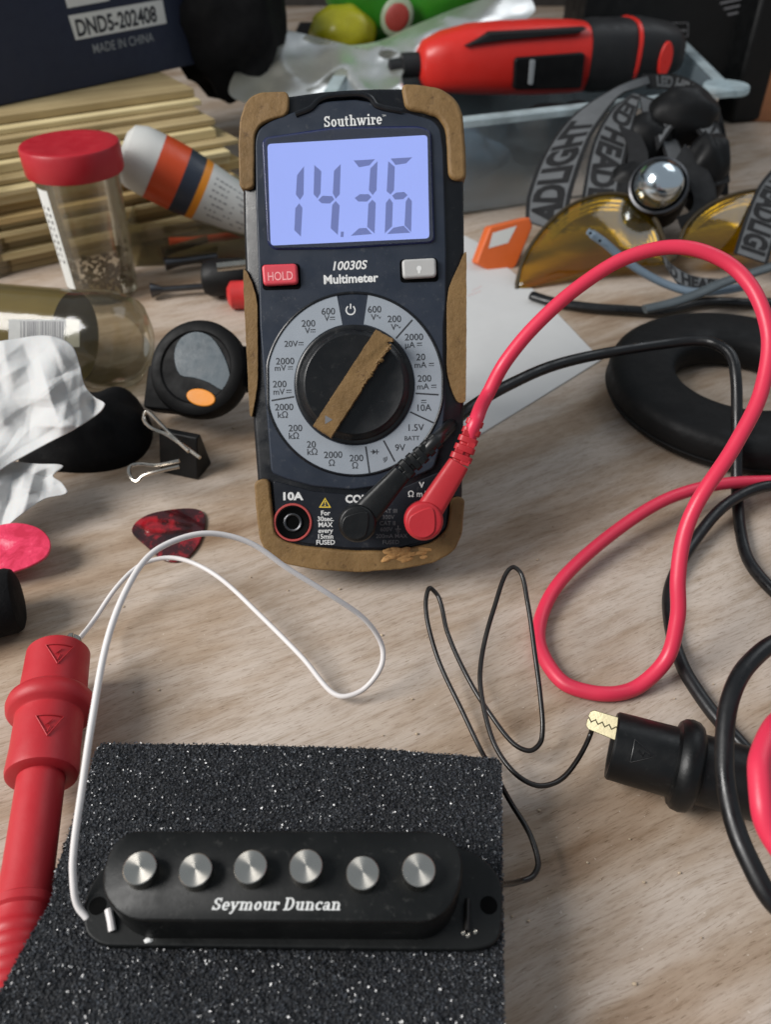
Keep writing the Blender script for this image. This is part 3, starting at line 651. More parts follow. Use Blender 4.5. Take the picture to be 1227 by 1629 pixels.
BO = at_z(1000, 1240, 0); 
blead = thing('test_lead', (BO.x, BO.y, 0), 'black test lead with a booted clip biting the thin black wire, plugged in the meter', 'test lead', 'test leads of the multimeter')
bs = plug(blead, M['blackrub'], (569,832), (640,752), (697,699), 30, 27, 16, 14)
D = lambda *q: [at_d(*p) for p in q]
def wobble(P, a, seed):
    n = len(P)
    return [p + Vector((noise.noise(Vector((i*.06, seed, 0))), noise.noise(Vector((i*.06, seed, 7))), .4*noise.noise(Vector((i*.06, seed, 13)))))*a*min(1, i/8, (n-1-i)/8) for i, p in enumerate(P)]
def lifted(pts, r):
    return [Vector((p.x, p.y, max(p.z, r+.1))) for p in pts]
bpath = [MF.w(*MF.hit(670,724,13), 12.9), bs] + D((740,655,262),(800,617,272),(870,585,284),(960,563,296),(1060,547,304),(1125,543,302),(1160,560,296),(1172,600,292),(1173,680,290),(1174,790,288),(1180,880,272),(1200,940,264),(1240,1000,258),(1330,1010,250),(1390,900,258),(1340,790,276),(1227,773,284),(1160,800,280),(1105,860,270),(1068,930,258),(1060,990,250),(1080,1080,235),(1115,1145,226),(1165,1195,216),(1215,1235,208),(1300,1240,205),(1400,1130,200),(1340,1020,190),(1245,1018,183),(1190,1060,178),(1158,1130,173),(1152,1210,168),(1165,1290,163),(1190,1365,158),(1235,1440,154),(1330,1500,152),(1440,1440,160),(1420,1340,175))
# the cord ends in the back of the black boot
BA0, BA1 = at_z(973, 1185, 11.3), at_z(1250, 1261, 11.3)
bax = (BA1-BA0).normalized(); 
bpath += [BA0 + bax*75, BA0 + bax*62]
cb = MB(); cb.tube(wobble(smooth_path(lifted(bpath, 2.0), 12), .5, 8), 2.0, 14); cb.build('cable', M['blackcable'], blead, smooth=180)
def boot(parent, m, p0, ax, k=1.0, long=True):
    f = axisfr(p0, ax); mb = MB(); r = 8.4*k
    mb.lathe(f, [(r*.70, .9), (r*.80, .1), (r*.95, 0), (r*1.0, .5), (r*1.01, 8), (r*1.02, 14.6), (r*1.06, 14.9), (r*1.2, 15.2), (r*1.3, 16.2), (r*1.335, 17.8), (r*1.3, 19.4), (r*1.2, 20.4), (r*1.05, 20.8), (r*1.01, 21.2), (r*1.0, 30), (r*1.03, 36.5), (r*1.0, 37.6), (r*.9, 38), (r*.5, 38.2)], 56)
    o = mb.build('clip_boot', m, parent, smooth=35); return o, f
bb, bf = boot(blead, M['blackrub'], BA0, bax)
pk = MB(); pk.lathe(bf, [(6.2, 37), (6.2, 50), (5.4, 52), (4.8, 62), (3.0, 66), (2.2, 70)], 24); pk.build('probe', M['blackrub'], blead)
def emboss(parent, m, f, toward, s0, size):
    """moulded warning triangle on a round boot, facing a given direction"""
    t = Vector(toward); t = (t - f.z*t.dot(f.z)).normalized(); side = f.z.cross(t)
    def on(a, b):                                               # a round the barrel, b along it
        r = 8.55; ang = a/r; return f.o + f.z*(s0+b) + (t*math.cos(ang)+side*math.sin(ang))*r
    mb = MB(); P = [(-size*.55, -size*.5), (size*.55, -size*.5), (0, size*.5)]
    for i in range(3):
        a, b = P[i], P[(i+1) % 3]; mb.tube([on(a[0]+(b[0]-a[0])*j/6, a[1]+(b[1]-a[1])*j/6) for j in range(7)], .16, 6)
    mb.tube([on(-.1*size, -.28*size), on(.12*size, -.02*size), on(-.06*size, .02*size), on(.02*size, .3*size)], .16, 6)
    mb.build('moulded_mark', m, parent)
emboss(bb, M['blackcable'], bf, CAM-BA0, 7, 5)
ej = MB(); cl = BA0 - bax*9                                     # jaws of the clip
J0, J1 = at_z(981, 1159, 16.0), at_z(936, 1143, 15.0); jx = (J1-J0).normalized(); JL = (J1-J0).length/11.3
jz = (CAM-J0); jz = (jz - jx*jz.dot(jx)).normalized(); jf = Fr(J0, jx, jz.cross(jx), jz); JTIP = jf.w(9.6*JL, -.6, -1.2)
def jaw(sgn):
    N = 9; top = [(12.5*i/N - 2, 0) for i in range(N+1)]
    teeth = [(10.8 - 10.8*i/8, (.55 if i % 2 else -.35)) for i in range(9)]
    return [(x*JL, y) for x, y in [(-4, 2.9*sgn), (9.8, 2.5*sgn), (11.0, 1.8*sgn), (11.3, .35*sgn)] + [(x, y*1.0+.03*sgn) for x, y in teeth] + [(-4, 0.03*sgn)]]
jm = MB(); jm.prism(jf, jaw(1), -1.0, .9); jm.build('clip_jaw', M['brass'], blead, bevel=.15)
jm = MB(); jm.prism(jf, jaw(-1), -1.1, .8); jm.build('clip_jaw', M['brass'], blead, bevel=.15)

RO_ = at_z(80, 1200, 0)
rlead = thing('test_lead', (RO_.x, RO_.y, 0), 'red test lead with a booted clip gripping the thin white wire, plugged in the meter', 'test lead', 'test leads of the multimeter')
rs = plug(rlead, M['redrub'], (674,828), (731,737), (758,668), 31, 26, 17, 13)
RA0, RA1 = at_z(93, 1040, 14), at_z(31, 1480, 12)
rax = (RA1-RA0).normalized()
rp = [MF.w(*MF.hit(746,700,12), 11.9), rs] + D((775,630,248),(805,575,246),(850,520,244),(910,465,243),(980,418,242),(1050,395,240),(1110,397,238),(1170,428,236),(1210,480,233),(1224,545,231),(1211,625,229),(1172,705,227),(1118,785,226),(1090,850,226),(1079,920,225),(1079,985,225),(1060,1050,226),(1010,1098,226),(950,1114,226),(895,1096,229),(860,1040,237),(862,980,246),(900,915,256),(980,845,268),(1060,795,277),(1130,773,283),(1227,765,290),(1330,770,290),(1420,850,270),(1440,1000,230),(1330,1105,190),(1238,1150,160),(1212,1210,152),(1212,1270,148),(1228,1330,146),(1290,1420,142),(1350,1600,140))
rp += [at_z(1300, 1900, 3), at_z(700, 2250, 3), at_z(150, 2000, 4), RA0 + rax*128, RA0 + rax*116]
cb = MB(); cb.tube(wobble(smooth_path(lifted(rp, 2.15), 14), .45, 11), 2.15, 16); cb.build('cable', M['redcable'], rlead, smooth=180)
rb_, rf_ = boot(rlead, M['redrub'], RA0, rax, .98)
pk = MB(); prof = [(5.5, 37), (5.5, 60), (5.8, 66), (5.9, 67), (6.8, 67.6), (6.9, 69.3), (6.2, 69.9), (6.1, 72)]
for i in range(14): prof += [(6.4-.1*i, 73+i*2.4), (6.7-.1*i, 73.5+i*2.4), (6.7-.1*i, 74.7+i*2.4), (6.4-.1*i, 75.2+i*2.4)]
prof += [(3, 110), (2.4, 118)]; pk.lathe(rf_, prof, 36); pk.build('probe', M['redrub'], rlead, smooth=40)
emboss(rb_, M['redrub'], rf_, CAM-RA0, 7, 6.5); emboss(rb_, M['redrub'], rf_, CAM-RA0, 29, 6)
jf = Fr(RA0 + Vector((4.5, 0, 2)), -rax, Vector((0,0,1)).cross(-rax), (0,0,1))
jm = MB(); jm.prism(jf, [(-2,.1),(-2,2.6),(3.2,2.2),(4.6,1.2),(4.6,.1)], -1.2, 1.5); jm.build('clip_jaw', M['metal'], rlead, bevel=.15)
jm = MB(); jm.prism(jf, [(-2,-.1),(-2,-2.4),(2.6,-2.0),(3.6,-1.2),(4.2,-.1)], -1.3, 1.4); jm.build('clip_jaw', M['metal'], rlead, bevel=.15)

# ================================================================== FOAM BLOCK AND PICKUP
FZ = 19.0
FO = [(160,1182),(400,1184),(600,1190),(700,1198),(797,1206),(799,1400),(801,1560),(802,1720),(400,1740),(-80,1740),(-30,1620),(0,1575),(40,1500),(82,1432),(86,1390),(110,1320),(138,1240),(150,1195)]
fpoly = [tuple(at_z(x, y, FZ)[:2]) for x, y in FO]
fb = MB(); fpz = round_poly(fpoly, 1.5, 3)
fa = sum(fpz[i-1][0]*fpz[i][1]-fpz[i][0]*fpz[i-1][1] for i in range(len(fpz)))
if fa < 0: fpz = fpz[::-1]
fb.loft([[Vector((x, y, z)) for x, y in fpz] for z in (0.1, FZ-1.0, FZ-.35)])
fo = fb.build('foam_block', M['foam'])
tag(fo, 'charcoal open-cell foam block under the guitar pickup', 'foam block')
def inside(x, y, P):
    c = False; n = len(P)
    for i in range(n):
        (x1, y1), (x2, y2) = P[i], P[i-1]
        if (y1 > y) != (y2 > y) and x < (x2-x1)*(y-y1)/(y2-y1)+x1: c = not c
    return c
xs = [p[0] for p in fpz]; ys = [p[1] for p in fpz]; fl = MB()
rnd = random.Random(3); verts = []; faces = []
ymin = max(min(ys), at_z(400, 1680, FZ).y)
def fleck(c, s):
    a = Vector((rnd.gauss(0,1), rnd.gauss(0,1), rnd.gauss(0,1))).normalized(); b = a.cross(Vector((rnd.gauss(0,1), rnd.gauss(0,1), rnd.gauss(0,1)))).normalized()
    k = len(verts); L = s*rnd.uniform(.7, 1.5); w = s*rnd.uniform(.22, .5)
    verts.extend([c - a*L*.5, c + b*w, c + a*L*.5, c - b*w]); faces.append((k, k+1, k+2, k+3))
while len(faces) < 95000:
    x, y = rnd.uniform(min(xs), max(xs)), rnd.uniform(ymin, max(ys))
    if inside(x, y, fpz):
        h = FZ - .35 + .55*noise.noise(Vector((x*.9, y*.9, 0))) + rnd.uniform(-.5, .45); fleck(Vector((x, y, h)), .42 if rnd.random() < .85 else .6)
for i in range(len(fpz)):                                       # flecks down the cut sides
    a, b = fpz[i], fpz[(i+1) % len(fpz)]; L = math.hypot(b[0]-a[0], b[1]-a[1])
    if max(a[1], b[1]) < ymin: continue
    for k in range(int(L*95)):
        t = rnd.random(); fleck(Vector((a[0]+(b[0]-a[0])*t+rnd.uniform(-.35,.35), a[1]+(b[1]-a[1])*t+rnd.uniform(-.35,.35), FZ*rnd.random()**.6)), .55)
fl.v = verts; fl.f = faces
flo = fl.build('cell_texture', M['fleck'], fo, smooth=0); flo['kind'] = 'stuff'

TAU = R(6); PO = at_z(444, 1384, 34.5)
PF = Fr(PO, (1,0,0), (0, math.cos(TAU), math.sin(TAU)), (0, -math.sin(TAU), math.cos(TAU)))
ZC = -3.0; ZBASE = -13.0
pu = thing('guitar_pickup', (PO.x, PO.y, FZ), 'black single-coil guitar pickup with six steel pole pieces resting on dark foam', 'guitar pickup')
cov = pxpoly(PF, [(205,1323),(690,1323),(722,1337),(735,1365),(734,1402),(716,1442),(684,1465),(216,1463),(186,1447),(168,1425),(163,1392),(178,1345)], ZC)
cpoly = round_poly(cov, 5.5, 6)
cv = MB(); ca = sum(cpoly[i-1][0]*cpoly[i][1]-cpoly[i][0]*cpoly[i-1][1] for i in range(len(cpoly)))
if ca < 0: cpoly = cpoly[::-1]
ccx = sum(p[0] for p in cpoly)/len(cpoly); ccy = sum(p[1] for p in cpoly)/len(cpoly)
def cs(m): 
    hx = max(p[0] for p in cpoly)-ccx; hy = max(p[1] for p in cpoly)-ccy
    return [(ccx+(x-ccx)*(1+m/hx), ccy+(y-ccy)*(1+m/hy)) for x, y in cpoly]
cv.loft([[PF.w(x, y, z) for x, y in cs(m)] for m, z in ((.35, ZBASE-.2), (.25, ZC-1), (.1, ZC-.25), (-.2, ZC))])
cover = cv.build('bobbin_cover', M['pickup'], pu, smooth=40)
bpl = MB(); bpl.prism(PF, round_poly(pxpoly(PF, [(131,1457),(136,1484),(150,1497),(168,1504),(755,1511),(785,1503),(797,1488),(800,1440),(800,1400),(770,1362),(700,1335),(220,1335),(160,1380),(135,1425)], ZBASE), 4, 5), ZBASE-2.6, ZBASE)
basep = bpl.build('base_plate', M['pickup'], pu, bevel=.4, segs=3)
for px, py in ((155,1441),(778,1440)):
    hp = MB(); x, y = PF.hit(px, py, ZBASE); hp.lathe(Fr(PF.w(x, y, ZBASE), PF.x, PF.y, PF.z), [(1.75,-.1),(1.75,.06),(.1,.05)], 24); hp.build('screw_hole', M['hole'], basep)  # flat disc on the plate; the dark of the hole is colour only
for i, (px, py) in enumerate(((221.5,1380),(310,1383),(398,1379),(486.5,1378),(577,1386),(666.5,1383))):
    x, y = PF.hit(px, py, 0); dz = (0, -.1, .25, .3, -.55, 0)[i]
    f = Fr(PF.w(x, y, dz), PF.x, PF.y, PF.z)
    mb = MB(); mb.lathe(f, [(3.15, ZC-dz-.4), (3.15, -.16), (3.0, 0), (.02, .0)], 64)
    po = mb.build('pole_piece', M['pole'], pu, org=f.o, smooth=25)
    po.rotation_euler = (0,0,0)
wm = MB(); wordmark(wm, PF, 'Seymour Duncan', 338, 543, 1440, 19, ZC+.05, 0, .18); wm.build('brand_lettering', M['white'], cover, smooth=0)
ew = MB(); ew.tube(D((172,1446,0),(179,1480,0)) if False else [PF.w(*PF.hit(172,1447,ZBASE+1), ZBASE+1), PF.w(*PF.hit(176,1465,ZBASE+.9), ZBASE+1), PF.w(*PF.hit(178,1480,ZBASE+.6), ZBASE+.4)], .75, 10); ew.build('wire_stub', M['whitewire'], pu)
es = MB(); x, y = PF.hit(236, 1496, ZBASE); es.ellipsoid(None, .9, .5, .4, 14, 8, Fr(PF.w(x, y, ZBASE), PF.x, PF.y, PF.z), .3); es.build('solder_blob', M['white'], pu)
for px, py in ((738,1484),(745,1488),(757,1482)):
    es = MB(); x, y = PF.hit(px, py, ZBASE); es.ellipsoid(None, .45, .5, .35, 12, 8, Fr(PF.w(x, y, ZBASE), PF.x, PF.y, PF.z), .4); es.build('solder_blob', M['metal'], pu)
bw_ = MB(); bw_.tube([PF.w(*PF.hit(744,1430,ZBASE+1), ZBASE+1), PF.w(*PF.hit(743,1480,ZBASE+.5), ZBASE+.5)], .55, 8); bw_.build('wire_stub', M['blackwire'], pu)
ww = [PF.w(*PF.hit(136,1458,ZBASE+.8), ZBASE-.6), PF.w(*PF.hit(126,1444,ZBASE), ZBASE+.8)] + D((116,1415,160),(116,1370,161),(128,1270,163),(146,1150,166),(172,1010,174),(205,930,182),(243,880,190),(290,855,196),(340,849,200),(400,865,204),(460,905,208),(530,950,213),(580,985,218),(607,1025,222),(607,1060,222),(580,1095,222),(547,1108,222),(523,1096,224),(480,1045,230),(410,975,240),(350,920,248),(305,895,252),(265,887,253),(225,898,250),(185,935,243),(150,985,236)) + [RA0 - rax*1.5 + Vector((4.4, 0, 1.6))]
wb = MB(); wb.tube(wobble(smooth_path(lifted(ww, .9), 12), .3, 2), .74, 10); wb.build('hookup_wire', M['whitewire'], pu, smooth=180)['label'] = 'thin white hookup wire'
je = JTIP
kw = [PF.w(*PF.hit(795,1404,ZBASE), ZBASE-1.2)] + D((826,1402,176),(848,1394,178),(857,1372,180),(845,1330,184),(815,1280,190),(790,1235,198),(768,1198,208),(735,1130,216),(700,1055,224),(683,1000,228),(678,955,232),(684,935,234),(697,950,234),(712,1005,228),(740,1070,220),(780,1135,213),(815,1180,208),(845,1194,206),(862,1175,208),(861,1110,212),(850,1030,218),(840,960,223),(830,915,227),(817,902,228),(802,920,227),(785,970,223),(770,1030,218),(764,1080,213),(772,1135,207),(790,1190,201),(820,1230,196),(857,1250,194),(890,1242,196),(920,1208,202),(940,1168,207)) + [je]
wb = MB(); wb.tube(wobble(smooth_path(lifted(kw, .75), 12), .3, 5), .66, 10); wb.build('hookup_wire', M['blackwire'], pu, smooth=180)['label'] = 'thin black hookup wire'

# ================================================================== SMALL THINGS ON THE LEFT
def pick_shape(pts, z): return [tuple(at_z(x, y, z)[:2]) for x, y in pts]
pp = [(209,843),(216,830),(235,818),(265,811),(300,808),(320,812),(327,824),(324,845),(312,872),(296,888),(276,893),(256,888),(230,866),(214,852)]
sm = [tuple(p) for p in smooth_path([Vector((*p, 0)).to_2d() for p in pick_shape(pp, 1)], 4, True)]
mb = MB(); mb.prism(WORLD, sm, .15, 1.0); tag(mb.build('guitar_pick', M['redpick'], bevel=.25), 'dark red pearly guitar pick lying flat below the multimeter', 'guitar pick', 'guitar picks')
pp = [(-40,850),(-10,838),(25,833),(60,842),(79,862),(76,885),(50,902),(10,914),(-30,922),(-60,905),(-62,870)]
f = Fr(at_z(10, 880, 8), (1,.1,.12), (-.1,1,.25))
sm = smooth_path([Vector(f.hit(*p, 0)) for p in pp], 4, True)
mb = MB(); mb.prism(f, [tuple(p) for p in sm], -.5, .5); tag(mb.build('guitar_pick', M['pinkpick'], bevel=.25), 'pink guitar pick leaning at the left edge below the tissue', 'guitar pick', 'guitar picks')
c = at_z(-52, 968, 10)
mb = MB(); mb.lathe(axisfr(c + Vector((14,4,0)), (-1,-.35,0)), [(7.5,0),(9.3,.8),(10,2.5),(10,20),(9,26)], 32); tag(mb.build('rubber_stopper', M['cloth']), 'round black rubber stopper at the left edge below the pink pick', 'stopper')

def creases(seed, n, x0, x1, y0, y1):
    g = random.Random(seed); out = []
    for i in range(n):
        a = g.uniform(0, math.pi); out.append((g.uniform(x0, x1), g.uniform(y0, y1), math.cos(a), math.sin(a), g.uniform(18, 60), g.uniform(.3, 1.0)*g.choice((-1, 1)), g.uniform(30, 110)))
    return out
def crumple(outline, dfun, amp, fq, rings=16, seed=0, n=110, lat=2.0, ridge=True, fine=.35, oct2=.5, cr=None):
    P = smooth_path([Vector((*p, 0)) for p in outline], 40, True); L = len(P); P = [P[int(i*L/n)] for i in range(n)]
    cx = sum(p.x for p in P)/n; cy = sum(p.y for p in P)/n; mb = MB(); vs = []; fs = []
    def pt(x, y, e):
        q = Vector((x*fq, y*fq, seed)); h = noise.noise(q) + oct2*noise.noise(q*2.1)
        if cr:
            h *= .45
            for cx_, cy_, ca, sa, w, amp_, ln in cr:
                sd = (x-cx_)*ca + (y-cy_)*sa + 5*noise.noise(Vector((x*.02, y*.02, cx_))); al = -(x-cx_)*sa + (y-cy_)*ca
                h += amp_*max(0, 1-abs(sd)/w)*max(0, 1-(al/ln)**2)
        elif ridge: h = .65 - abs(h)*1.7
        h += fine*noise.noise(q*4.7) - (.12*abs(noise.noise(q*2.7 + Vector((3,8,1)))) if ridge else 0)
        return at_d(x + lat*noise.noise(q*3+Vector((5,5,5))), y + lat*noise.noise(q*3+Vector((9,1,7))), dfun(x, y) - amp*h*e)
    vs.append(pt(cx, cy, 1))
    for k in range(1, rings+1):
        t = k/rings; e = 1 - .45*t**3
        for p in P: vs.append(pt(cx+(p.x-cx)*t, cy+(p.y-cy)*t, e))
    for i in range(n): fs.append((0, 1+i, 1+(i+1) % n))
    for k in range(rings-1):
        a = 1+k*n
        for i in range(n): j = (i+1) % n; fs.append((a+i, a+n+i, a+n+j, a+j))
    mb.add(vs, fs); return mb
tis = crumple([(-70,575),(-20,548),(20,540),(75,534),(112,548),(126,580),(134,612),(150,632),(166,642),(158,656),(120,682),(70,708),(20,735),(-30,760),(-80,720)], lambda x, y: 278 - (y-640)*.07, 7, .008, seed=2, rings=44, n=220, lat=0, fine=.05, oct2=.3, cr=creases(4, 26, -60, 160, 540, 740))
tag(tis.build('tissue', M['tissue'], smooth=180, solid=.3), 'large crumpled white tissue over the clear tube at the left edge', 'tissue', 'white tissues')
tis = crumple([(-70,760),(0,735),(60,738),(100,741),(84,757),(98,768),(106,784),(70,794),(25,825),(-20,862),(-70,850)], lambda x, y: 272 - (y-790)*.1, 5, .010, seed=5, rings=30, n=160, lat=0, fine=.05, oct2=.3, cr=creases(9, 12, -50, 110, 735, 850))
tag(tis.build('tissue', M['tissue'], smooth=180, solid=.3), 'small folded white tissue below the large crumpled one', 'tissue', 'white tissues')
def mound(outline, h, nz=.3, seed=0, rings=14, n=80, z0=0.05, p=2.2):
    P = smooth_path([at_z(x, y, z0) for x, y in outline], 40, True); L = len(P); P = [P[int(i*L/n)] for i in range(n)]
    c = sum(P, Vector())/n; rgs = []
    for k in range(rings, 0, -1):
        t = k/rings; H_ = h*(1-t**p)**.6
        rgs.append([Vector((c.x+(q.x-c.x)*t, c.y+(q.y-c.y)*t, z0+H_*(1+nz*noise.noise(Vector(((c.x+(q.x-c.x)*t)*.07, (c.y+(q.y-c.y)*t)*.07, seed)))))) for q in P])
    mb = MB(); mb.loft(rgs); return mb
md = mound([(30,738),(60,690),(110,650),(180,640),(225,648),(243,690),(225,728),(180,748),(110,752)], 16, .5, 3)
tag(md.build('cloth_pouch', M['cloth'], smooth=180), 'soft black cloth pouch between the tissue and the binder clip', 'pouch')

# clip-on tuner
TC = at_d(311, 584, 308); tn = Vector((-.12, -.72, .68)); 
tx = Vector((1,0,0)); tx = (tx - tn*tx.dot(tn.normalized())).normalized(); TF = Fr(TC, tx, tn.normalized().cross(tx), tn)
tu = thing('guitar_tuner', (TC.x, TC.y, 0), 'round black clip-on tuner with dark screen and orange button beside the multimeter', 'tuner')
k = TF.mmpx(311, 584); r = 77*k
mb = MB(); mb.lathe(TF, [(r*.55,-16),(r*.8,-15),(r*.96,-11),(r*1.0,-6),(r*.99,-2.5),(r*.95,-.8),(r*.86,.2),(r*.74,.2),(r*.70,-.5),(.2,-.5)], 64); tb_ = mb.build('body', M['tuner'], tu)
z4 = lambda pts: [(x/2.921, 380+y/2.921) for x, y in pts]
mb = MB(); mb.prism(TF, [tuple(p) for p in smooth_path([Vector(TF.hit(*p, 0)) for p in z4([(818,490),(855,447),(915,430),(980,455),(1035,535),(1065,620),(1062,685),(1030,702),(970,668),(900,645),(835,632),(808,560)])], 3, True)], -.8, -.2); mb.build('screen', M['screen'], tu, bevel=.15)
q = TF.hit(*z4([(935,738)])[0], 0); mb = MB(); mb.prism(TF, circ(q[0], q[1], 23.5*k, 13*k, 32, R(-14)), -.8, .7); mb.build('power_button', M['orange'], tu, bevel=.35)
mb = MB(); mb.prism(TF, round_poly([(r*.6,-r*.4),(r*1.25,-r*.35),(r*1.25,r*.45),(r*.6,r*.5)], 2), -15, -5); mb.prism(TF, round_poly([(-r*1.3,-r*.7),(-r*.5,-r*.8),(-r*.4,r*.3),(-r*1.2,r*.2)], 2), -19, -9)
mb.build('clip', M['tuner'], tu, bevel=.8)

# binder clip
BCp = at_z(296, 745, 0); bc = thing('binder_clip', BCp, 'small black binder clip with nickel wire handles standing on the table', 'binder clip')
bcf = yawfr(BCp, -18); mb = MB()
mb.loft([[bcf.w(x, y, z) for y, z in ((-5.5,.2),(5.5,.2),(5.5,1.2),(1.6,16.5),(-1.2,16.5),(-5.5,1.2))] for x in (-8, 8)]); mb.build('spring_body', M['blackrub'], bc, bevel=.5)
def clipwire(pp_): 
    mb = MB(); mb.tube(smooth_path([at_d(*p) for p in pp_], 8), .72, 8); return mb.build('wire_handle', M['wire'], bc)
clipwire([(300,718,284),(270,690,289),(243,662,293),(232,655,294),(229,668,293),(241,681,291),(262,690,289),(290,708,286),(318,728,283)])
clipwire([(285,733,284),(250,740,285),(222,738,286),(207,742,285),(206,756,283),(217,766,281),(228,757,281),(250,750,281),(285,742,282)])

# clear tube lying with barcode
a0 = at_z(-70, 520, 21); a1 = at_z(205, 545, 21); ta = (a1-a0).normalized(); tl = (a1-a0).length
tbf = axisfr(a0, ta); tub = thing('clear_tube', (a0.x+40, a0.y, 0), 'clear plastic tube lying on its side with a barcode sticker', 'tube')
mb = MB(); mb.lathe(tbf, [(20,0),(20.2,tl*.75),(20.5,tl*.78)], 48, False); mb.build('tube_wall', M['tubeclear'], tub)
mb = MB(); mb.lathe(tbf, [(20.6,tl*.78),(21,tl*.86),(20.4,tl*.95),(18,tl+2),(12,tl+6),(5,tl+7.5),(.3,tl+7.6)], 48, False); mb.build('cap', M['tubeclear'], tub)
mb = MB(); mb.lathe(tbf, [(19.4,2),(19.4,tl*.70)], 48, False); mb.build('paper_liner', M['yellowpaper'], tub)
def on_tube(px, py, rr):                                       # sight line onto the tube wall
    r_ = ray(px, py); d = r_ - ta*r_.dot(ta); o = CAM-a0; o = o - ta*o.dot(ta)
    A = d.dot(d); Bq = 2*d.dot(o); Cq = o.dot(o)-rr*rr; disc = max(0, Bq*Bq-4*A*Cq); return CAM + r_*((-Bq-math.sqrt(disc))/(2*A))
def tubepatch(px0, px1, py0, py1, rr, nx=8, ny=8):
    mb = MB(); vs = [on_tube(px0+(px1-px0)*i/nx, py0+(py1-py0)*j/ny, rr) for j in range(ny+1) for i in range(nx+1)]
    mb.add(vs, [(j*(nx+1)+i, (j+1)*(nx+1)+i, (j+1)*(nx+1)+i+1, j*(nx+1)+i+1) for j in range(ny) for i in range(nx)]); return mb
lb = tubepatch(13, 126, 508, 552, 20.5).build('barcode_sticker', mat('sticker_grey', 'a9aaa8', .85), tub)
br = MB(); x = 32
while x < 104:
    w_ = random.choice((1.2, 1.8, 2.8)); p = tubepatch(x, x+w_, 511, 545, 20.62, 1, 4); br.add(p.v, p.f); x += w_ + random.choice((1.3, 2, 3))
br.build('bars', M['dimprint'], lb)

# ================================================================== BACKGROUND LEFT
JO = at_z(166, 464, 0); jar = thing('jar', JO, 'clear plastic jar with a red screw lid and a white side label', 'jar')
JF2 = Fr(JO, (1,0,0), (0,1,0)); JH = 70
mb = MB(); mb.lathe(JF2, [(.2,.6),(16,.6),(17.5,2),(18.5,20),(19.5,50),(20.5,JH)], 56, False); mb.build('jar_wall', M['jar'], jar)
mb = MB(); mb.lathe(JF2, [(22.6,JH-8),(23,JH-7),(23.2,JH+3.5),(22.6,JH+4.6),(21.5,JH+5),(18,JH+4.6),(.2,JH+4.6)], 64); mb.build('lid', M['redlid'], jar, smooth=40)
mb = MB(); lab = []
for j in range(9):
    h = 8 + (JH-20)*j/8
    for i in range(5):
        a = R(218 + 24*i/4); r_ = 18.0 + 2.4*h/JH; lab.append(JF2.w(r_*math.cos(a), r_*math.sin(a), h))
mb.add(lab, [(j*5+i, j*5+i+1, (j+1)*5+i+1, (j+1)*5+i) for j in range(8) for i in range(4)]); jl = mb.build('label', M['paper'], jar)
mb = MB()
for k in range(9):
    for i in range(2): 
        a = R(224+9*i); h = 22+k*3.3; r_ = 18.15+2.4*h/JH
        mb.add([JF2.w(r_*math.cos(a+da), r_*math.sin(a+da), h+dh) for da, dh in ((0,0),(.055*(1 if (k*3+i) % 4 else .5),0),(.055*(1 if (k*3+i) % 4 else .5),1.6),(0,1.6))], [(0,1,2,3)])
mb.build('label_print', M['inkdark'], jl, smooth=0)
mb = MB()
for k in range(150):
    a = random.uniform(0, 6.28); r_ = 15.5*math.sqrt(random.random()); h = 1.5+random.random()*13
    d = Vector((random.gauss(0,1), random.gauss(0,1), random.gauss(0,.5))).normalized()*random.uniform(1.5,4)
    p = JF2.w(r_*math.cos(a), r_*math.sin(a), h+1); mb.tube([p-d*.4, p+d*.4], random.uniform(.5,1.1), 6)
tag(mb.build('small_screws', M['grit']), 'heap of small rusty screws in the bottom of the red-lidded jar', 'screws', kind='stuff')

# stack of thin wooden boards
WA, WB_ = at_z(-60, 452, 0), at_z(395, 352, 0); wd = (WB_-WA); wlen = wd.length; wang = math.degrees(math.atan2(wd.y, wd.x))
WF = yawfr(WA, wang); z = .1; ords = ['lowest'] + ['%s from the bottom' % w for w in 'second third fourth fifth sixth seventh eighth'.split()] + ['%s from the top' % w for w in 'ninth eighth seventh sixth fifth fourth third second'.split()] + ['topmost']; ords_ = ['lowest','second from the bottom','third from the bottom','fourth from the bottom','fifth from the bottom','sixth from the bottom','seventh from the bottom','eighth from the bottom','fifth from the top','fourth from the top','third from the top','second from the top','topmost']
rr_ = random.Random(11); nb = 17
for i in range(nb):
    h = rr_.uniform(2.6, 4.9); off = rr_.uniform(-4, 4) + (0 if i < 11 else (i-10)*9); e = rr_.uniform(-6, 6)
    mb = MB(); mb.box(WF, -60+e, wlen+e-2, off, 170+off, z, z+h)
    tag(mb.build('wooden_board', M['wood'][rr_.choice((0,0,1,2))], bevel=.4), 'thin pale wooden board, %s of the stack behind the jar' % ords[i], 'board', 'stacked wooden boards')
    z += h + rr_.choice((.1, .15, .5))
WTOP = z
